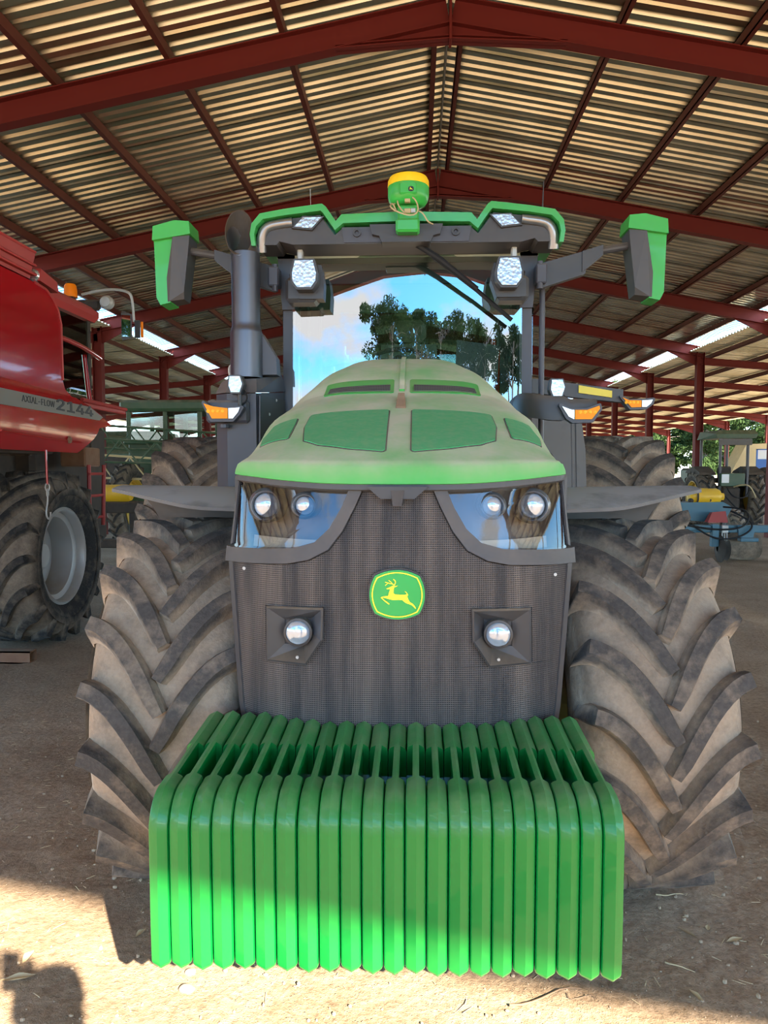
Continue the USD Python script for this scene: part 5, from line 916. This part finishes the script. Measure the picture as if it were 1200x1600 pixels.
part(ot, 'seat', cat([cbox((9.05, 19.1, 1.3), (9.5, 19.5, 1.45), 0.04), cbox((9.08, 19.1, 1.4), (9.48, 19.2, 1.80), 0.04)]), 'black_iron'); part(ot, 'gearbox', cbox((9.0, 18.6, 0.55), (9.55, 21.8, 1.2), 0.06), 'black_iron')
part(ot, 'engine_bonnet', cbox((9.05, 20.4, 1.2), (9.5, 22.2, 1.75), 0.08), 'old_green')
for i, p in enumerate(([(9.1, 18.5, 1.2), (9.2, 18.3, 0.95), (9.5, 18.3, 0.9), (9.7, 18.4, 1.1)], [(9.3, 18.5, 1.2), (9.6, 18.25, 1.25), (9.85, 18.3, 0.9)], [(9.0, 18.5, 1.0), (9.3, 18.3, 0.6)])): part(ot, 'hydraulic_hose', tube(smooth_path(p, 12), 0.02, 6), 'cable_black' if i != 1 else 'cable_beige')
for c in ((8.62, 19.3, 0.86), (10.05, 19.3, 0.86)):
    tyre(ot, 'rear_tyre', c, 0.86, 0.24, 0.48, 18, 'tyre_dark', sweep=0.3, lug=0.045, lw=0.05, k=8); rim_disc(ot, c, 0.49, 0.44, 'rim_yellow', 1 if c[0] > 9 else -1)
for c in ((8.85, 21.8, 0.5), (9.75, 21.8, 0.5)):
    tyre(ot, 'front_tyre', c, 0.5, 0.13, 0.25, 14, 'tyre_dark', sweep=0.15, lug=0.03, lw=0.03, k=5)
part(ot, 'mudguard', cat([hull([(x, y, z) for x in (8.40, 8.86) for y, z in ((18.7, 1.55), (19.9, 1.6), (19.3, 1.80), (18.75, 1.62), (19.8, 1.66))]), hull([(x, y, z) for x in (9.82, 10.28) for y, z in ((18.7, 1.55), (19.9, 1.6), (19.3, 1.80), (18.75, 1.62), (19.8, 1.66))])]), 'black_iron')
ct = thing('water_tank', 'tall cream plastic tank behind the old tractor at the right edge', 'tank', (13.6, 27.0, 0))
part(ct, 'tank_body', hull([(x, y, z) for x, y, z in ((12.75, 27, 1.5), (13.1, 27, 2.1), (13.35, 27, 2.7), (14.5, 27, 2.75), (14.6, 27, 1.5), (12.75, 28, 1.5), (13.35, 28, 2.7), (14.5, 28, 2.75), (14.6, 28, 1.5))]), 'cream_plastic'); part(ct, 'tank_stand', cbox((12.8, 27.0, 0.0), (14.5, 28, 1.5), 0.03), 'black_iron')
sg = thing('notice_board', 'white and blue board at the right edge of the photo', 'board', (13.3, 25.0, 0))
part(sg, 'board', box((12.86, 25.0, 1.62), (14.2, 25.03, 2.42)), 'sign_white'); part(sg, 'blue_panel', box((12.88, 24.99, 1.64), (14.18, 24.999, 2.08)), 'sign_blue'); part(sg, 'board_frame', cat([box((12.84, 24.97, 1.0), (12.89, 25.0, 2.46)), box((12.84, 24.97, 2.42), (14.2, 25.0, 2.46))]), 'sign_blue')
part(sg, 'board_post', cat([box((12.9, 25.03, 0), (12.96, 25.09, 2.4)), box((14.0, 25.03, 0), (14.06, 25.09, 2.4))]), 'red_steel')
dm = thing('dark_implement', 'dark machine with a round seat cut off by the right photo edge', 'implement', (11.2, 20.5, 0))
part(dm, 'frame', cat([cbox((10.75, 20.4, 0.5), (12.2, 20.6, 1.35), 0.04), cbox((10.9, 20.3, 0), (11.0, 20.7, 0.6), 0.02), cbox((11.9, 20.3, 0), (12.0, 20.7, 0.6), 0.02)]), 'black_iron'); part(dm, 'seat', ball((11.05, 20.3, 1.68), 0.22, 2, (1, 1, 0.45)), 'black_iron', smooth=True); part(dm, 'seat_post', cyl((11.05, 20.35, 1.3), (11.05, 20.35, 1.65), 0.05, 10), 'black_iron')

# ================================================================ TREES
def make_tree(name, label, loc, h, mat, seed, trunk_r=0.22, blobs=16, leaves=5200, spread=0.22, base=0.35, group=None, leaf=0.26, forks=3, tops=(0.75, 0.95), br=(0.05, 0.10)):
    r_ = np.random.default_rng(seed); t = thing(name, label, 'tree', loc, group); L = np.array(loc, float); tr_ = []; cent = []
    for k in range(forks):
        a = r_.uniform(0, 2 * PI); lean = r_.uniform(0.02, 0.10) * h; top = np.array([lean * math.cos(a), lean * math.sin(a), h * r_.uniform(*tops)])
        path = smooth_path([(0, 0, -0.1), top * [0.3, 0.3, 0.35] + r_.normal(0, 0.12, 3) * [1, 1, 0], top * [0.7, 0.7, 0.7] + r_.normal(0, 0.2, 3) * [1, 1, 0], top], 10)
        tr_.append(tube(L + path, np.linspace(trunk_r * (1 if k == 0 else 0.7), 0.05, 10), 7))
        for _ in range(blobs // forks):
            f_ = r_.uniform(base, 1.0); p0 = path[int(f_ * 9)]; b_ = r_.uniform(0, 2 * PI); d_ = h * spread * r_.uniform(0.25, 1.0) * (1.15 - 0.6 * abs(f_ - 0.6)); c_ = p0 + [d_ * math.cos(b_), d_ * math.sin(b_), h * r_.uniform(0.0, 0.09)]
            tr_.append(tube(L + smooth_path([p0, (p0 + c_) / 2 + [0, 0, 0.04 * h], c_], 5), np.linspace(0.06, 0.02, 5), 4)); cent.append((c_, h * r_.uniform(*br)))
    part(t, 'trunk', cat(tr_), 'bark', smooth=True)
    n = leaves; ci = r_.integers(0, len(cent), n); C = np.array([cent[i][0] for i in ci]); Rr = np.array([cent[i][1] for i in ci])[:, None]
    d_ = r_.normal(size=(n, 3)); d_ /= np.linalg.norm(d_, axis=1, keepdims=True); P_ = L + C + d_ * Rr * (r_.random((n, 1)) ** 0.45) * [1.25, 1.25, 0.8]
    u = r_.normal(size=(n, 3)); u /= np.linalg.norm(u, axis=1, keepdims=True); w = np.cross(u, r_.normal(size=(n, 3))); w /= np.linalg.norm(w, axis=1, keepdims=True); s_ = leaf * r_.uniform(0.6, 1.3, (n, 1))
    v_ = np.stack([P_ - u * s_, P_ + w * s_ * 0.35, P_ + u * s_, P_ - w * s_ * 0.35], 1).reshape(-1, 3); i_ = np.arange(n)[:, None] * 4
    part(t, 'foliage', T(v_, np.vstack([i_ + [0, 1, 2], i_ + [0, 2, 3]])), mat, kind='stuff')
    return t
# a tall stand in front of the shed, behind the photographer (the windscreen mirrors it)
ta = make_tree('tall_tree', 'tall thin-trunked trees mirrored in the windscreen', (-3.0, -44, 0), 18.3, 'foliage_dark', 11, trunk_r=0.26, blobs=36, leaves=6500, base=0.86, spread=0.16, leaf=0.20, tops=(0.84, 0.95), br=(0.025, 0.05), forks=4, group='trees in front of the shed')
for k, (x, y, rz, sc) in enumerate(((1.0, -47, 70, 1.04), (4.5, -45, 150, 0.98), (8.5, -48, 210, 1.0), (12.5, -46, 300, 0.93), (16.5, -49, 25, 0.98), (21.0, -47, 110, 0.92), (26, -50, 190, 0.95))):
    copy(ta, 'tall thin-trunked trees mirrored in the windscreen', (x, y, 0), rz, (sc, sc, sc))
make_tree('tall_tree', 'lower dark tree mirrored at the left edge of the windscreen', (-19.0, -42, 0), 13.5, 'foliage_dark', 12, blobs=18, leaves=5000, base=0.3, spread=0.16, leaf=0.22, forks=2)
# a belt of gum trees beyond the right lean-to
tb = make_tree('gum_tree', 'pale green gum tree in the belt beyond the right lean-to', (27, 92, 0), 15, 'foliage', 21, blobs=34, leaves=9000, base=0.12, spread=0.26, leaf=0.30, forks=3, group='gum trees beyond the lean-to')
for x, y, rz, sc in ((21, 98, 40, 0.95), (32, 96, 80, 1.05), (36.5, 92, 120, 0.95), (41, 97, 160, 1.0), (45.5, 91, 200, 1.1), (50, 96, 240, 0.98), (54, 90, 280, 1.0), (15.5, 100, 320, 0.9), (58, 97, 15, 1.0), (34, 106, 60, 1.2), (43, 108, 170, 1.25), (25, 107, 100, 1.2), (52, 106, 20, 1.2)):
    copy(tb, 'pale green gum tree in the belt beyond the right lean-to', (x, y, 0), rz, (sc, sc, sc))
copy(tb, 'small tree seen through the far end of the shed at the left', (-31, 104, 0), 33, (0.5, 0.5, 0.42)); copy(tb, 'low bush seen through the far end of the shed, left of the small tree', (-38, 100, 0), 133, (0.5, 0.5, 0.35))

# ================================================================ THE PHOTOGRAPHER (only the shadow is in the picture)
def figure():
    J = lambda *p: np.array(p, float)
    px, py = 0.30, -3.56
    head = J(px, py, 1.70); neck = J(px, py, 1.52); chest = J(px, py, 1.32); belly = J(px, py, 1.08); hip = J(px, py, 0.93)
    B = [(head, 0.095, head + [0, 0.02, -0.09], 0.07), (head + [0, -0.02, 0.03], 0.098, head, 0.095), (neck, 0.058, head - [0, 0, 0.05], 0.06), (chest + [0.10, 0, 0.06], 0.12, chest + [-0.10, 0, 0.06], 0.12), (chest, 0.14, belly, 0.14), (belly, 0.14, hip, 0.155), (chest + [0.0, 0, 0.12], 0.10, neck, 0.06)]
    H = []
    for s in (-1, 1):
        sh, el, wr_ = J(px + s * 0.19, py, 1.42), J(px + s * 0.36, py + 0.05, 1.42), J(0.06 + s * 0.10, py + 0.11, 1.66)
        B += [(sh, 0.062, chest + [s * 0.1, 0, 0.08], 0.1), (sh, 0.06, el, 0.045), (el, 0.045, wr_, 0.031)]
        palm = J(0.06 + s * 0.075, py + 0.125, 1.735); H += [(wr_, 0.030, palm, 0.028), (palm, 0.028, palm + [s * 0.0, 0.01, 0.035], 0.024)]
        for k in range(4):
            a = palm + [s * 0.012, 0.015, 0.035 - 0.022 * k]; b = a + [-s * 0.004, 0.035, 0.004]; c = b + [-s * (0.030 - 0.004 * k), 0.012, 0.0]
            H += [(a, 0.0095, b, 0.009), (b, 0.009, c, 0.008)]
        th = palm + [-s * 0.01, -0.012, 0.0]; H += [(th, 0.012, th + [-s * 0.03, 0.0, 0.03], 0.010), (th + [-s * 0.03, 0.0, 0.03], 0.010, th + [-s * 0.045, 0.012, 0.05], 0.0085)]
        hp_, kn, an = J(px + s * 0.10, py, 0.90), J(px + s * 0.12, py + 0.03, 0.50), J(px + s * 0.13, py - 0.02, 0.09)
        B += [(hp_, 0.098, kn, 0.065), (kn, 0.062, an, 0.042), (an - [0, 0.04, 0.04], 0.045, an + [0, 0.16, -0.055], 0.035)]
    def build(bones, res):
        acc = m3.Manifold()
        for p, r, q, r2 in bones:
            acc = acc + m3.Manifold.batch_hull([m3.Manifold.sphere(r, 16).translate(list(map(float, p))), m3.Manifold.sphere(r2, 16).translate(list(map(float, q)))])
        m = back(acc.refine_to_length(res)); m = trimesh.Trimesh(m.vertices, m.faces, process=True); trimesh.smoothing.filter_taubin(m, iterations=6); return m
    return build(B, 0.03), build(H, 0.012), (px, py)
body_m, hand_m, (ppx, ppy) = figure()
gz = on_ground(ppx, ppy)
pp = thing('person', 'person holding up a phone, seen only as the shadow at the lower left', 'person', (ppx, ppy, 0))
part(pp, 'body', body_m, 'cloth_blue', smooth=True); part(pp, 'hands', hand_m, 'skin', smooth=True)
part(pp, 'hat', lathe([(0.115, 1.765), (0.115, 1.775), (0.105, 1.84), (0.07, 1.86), (0, 1.865)], 28, 'z', (ppx, ppy - 0.02, 0)), 'cloth_tan', smooth=35)
single('phone', cbox((0.06 - 0.037, -3.384, 1.66), (0.06 + 0.037, -3.375, 1.81), 0.003), 'dark_plastic', 'black phone held up by the photographer', 'phone')

# ================================================================ LITTER ON THE DIRT
leaf(-0.98, -0.70, 0.055, 0.022, 1.2, 0.4, 'curled pale dry leaf in the shade left of the weights', 'straw'); leaf(-1.44, 0.50, 0.10, 0.025, 0.4, 0.5, 'long dry leaf by the left front tyre'); leaf(-1.35, 0.56, 0.07, 0.03, 2.0, 0.5, 'small curled dry leaf behind the long one')
leaf(1.262, -0.63, 0.075, 0.024, 0.35, 0.2, 'pale flat wood chip on the right', 'straw', 'wood_chip'); leaf(1.10, -0.60, 0.08, 0.018, -0.9, 0.3, 'brown splinter near the right front tyre', 'dead_leaf', 'wood_chip'); leaf(1.19, -0.56, 0.035, 0.018, 1.2, 0.2, 'short pale chip between splinter and flat chip', 'straw', 'wood_chip')
leaf(1.0, -0.95, 0.06, 0.018, 2.0, 0.3, 'narrow dry leaf at the lower right', 'straw'); leaf(-1.30, -0.98, 0.11, 0.03, 0.3, 0.4, 'pale dry leaf in the shadow at the lower left corner', 'straw'); leaf(-1.33, -0.86, 0.07, 0.03, 1.5, 0.5, 'crumpled pale leaf above the lower left corner', 'straw')
twig(0.50, -0.965, 0.25, 0.27, 0.004, 'thin dark twig under the right end of the weights', 0.08); twig(0.62, -0.96, -0.7, 0.09, 0.0022, 'curved wire-thin stalk beside the dark twig', 0.35); twig(1.0, -0.80, -0.55, 0.10, 0.003, 'straight straw stalk on the right', 0.02, 'straw', 'stalk', 'stalk')
twig(-1.55, 0.58, 0.15, 0.35, 0.004, 'long pale stalk left of the left front tyre', 0.05, 'straw', 'stalk', 'stalk'); twig(1.55, 0.62, 0.3, 0.30, 0.004, 'long pale stalk right of the right front tyre', 0.05, 'straw', 'stalk', 'stalk'); twig(1.12, -0.34, 0.1, 0.12, 0.003, 'pale stalk below the right front tyre', 0.04, 'straw', 'stalk', 'stalk')
pebble(-0.713, -0.985, 0.028, 'small pale stone in the sun under the left weights', 4); pebble(-0.725, -0.905, 0.02, 'smaller stone just behind the pale one', 9); pebble(-0.93, -0.12, 0.022, 'round stone beside the left front tyre', 14)
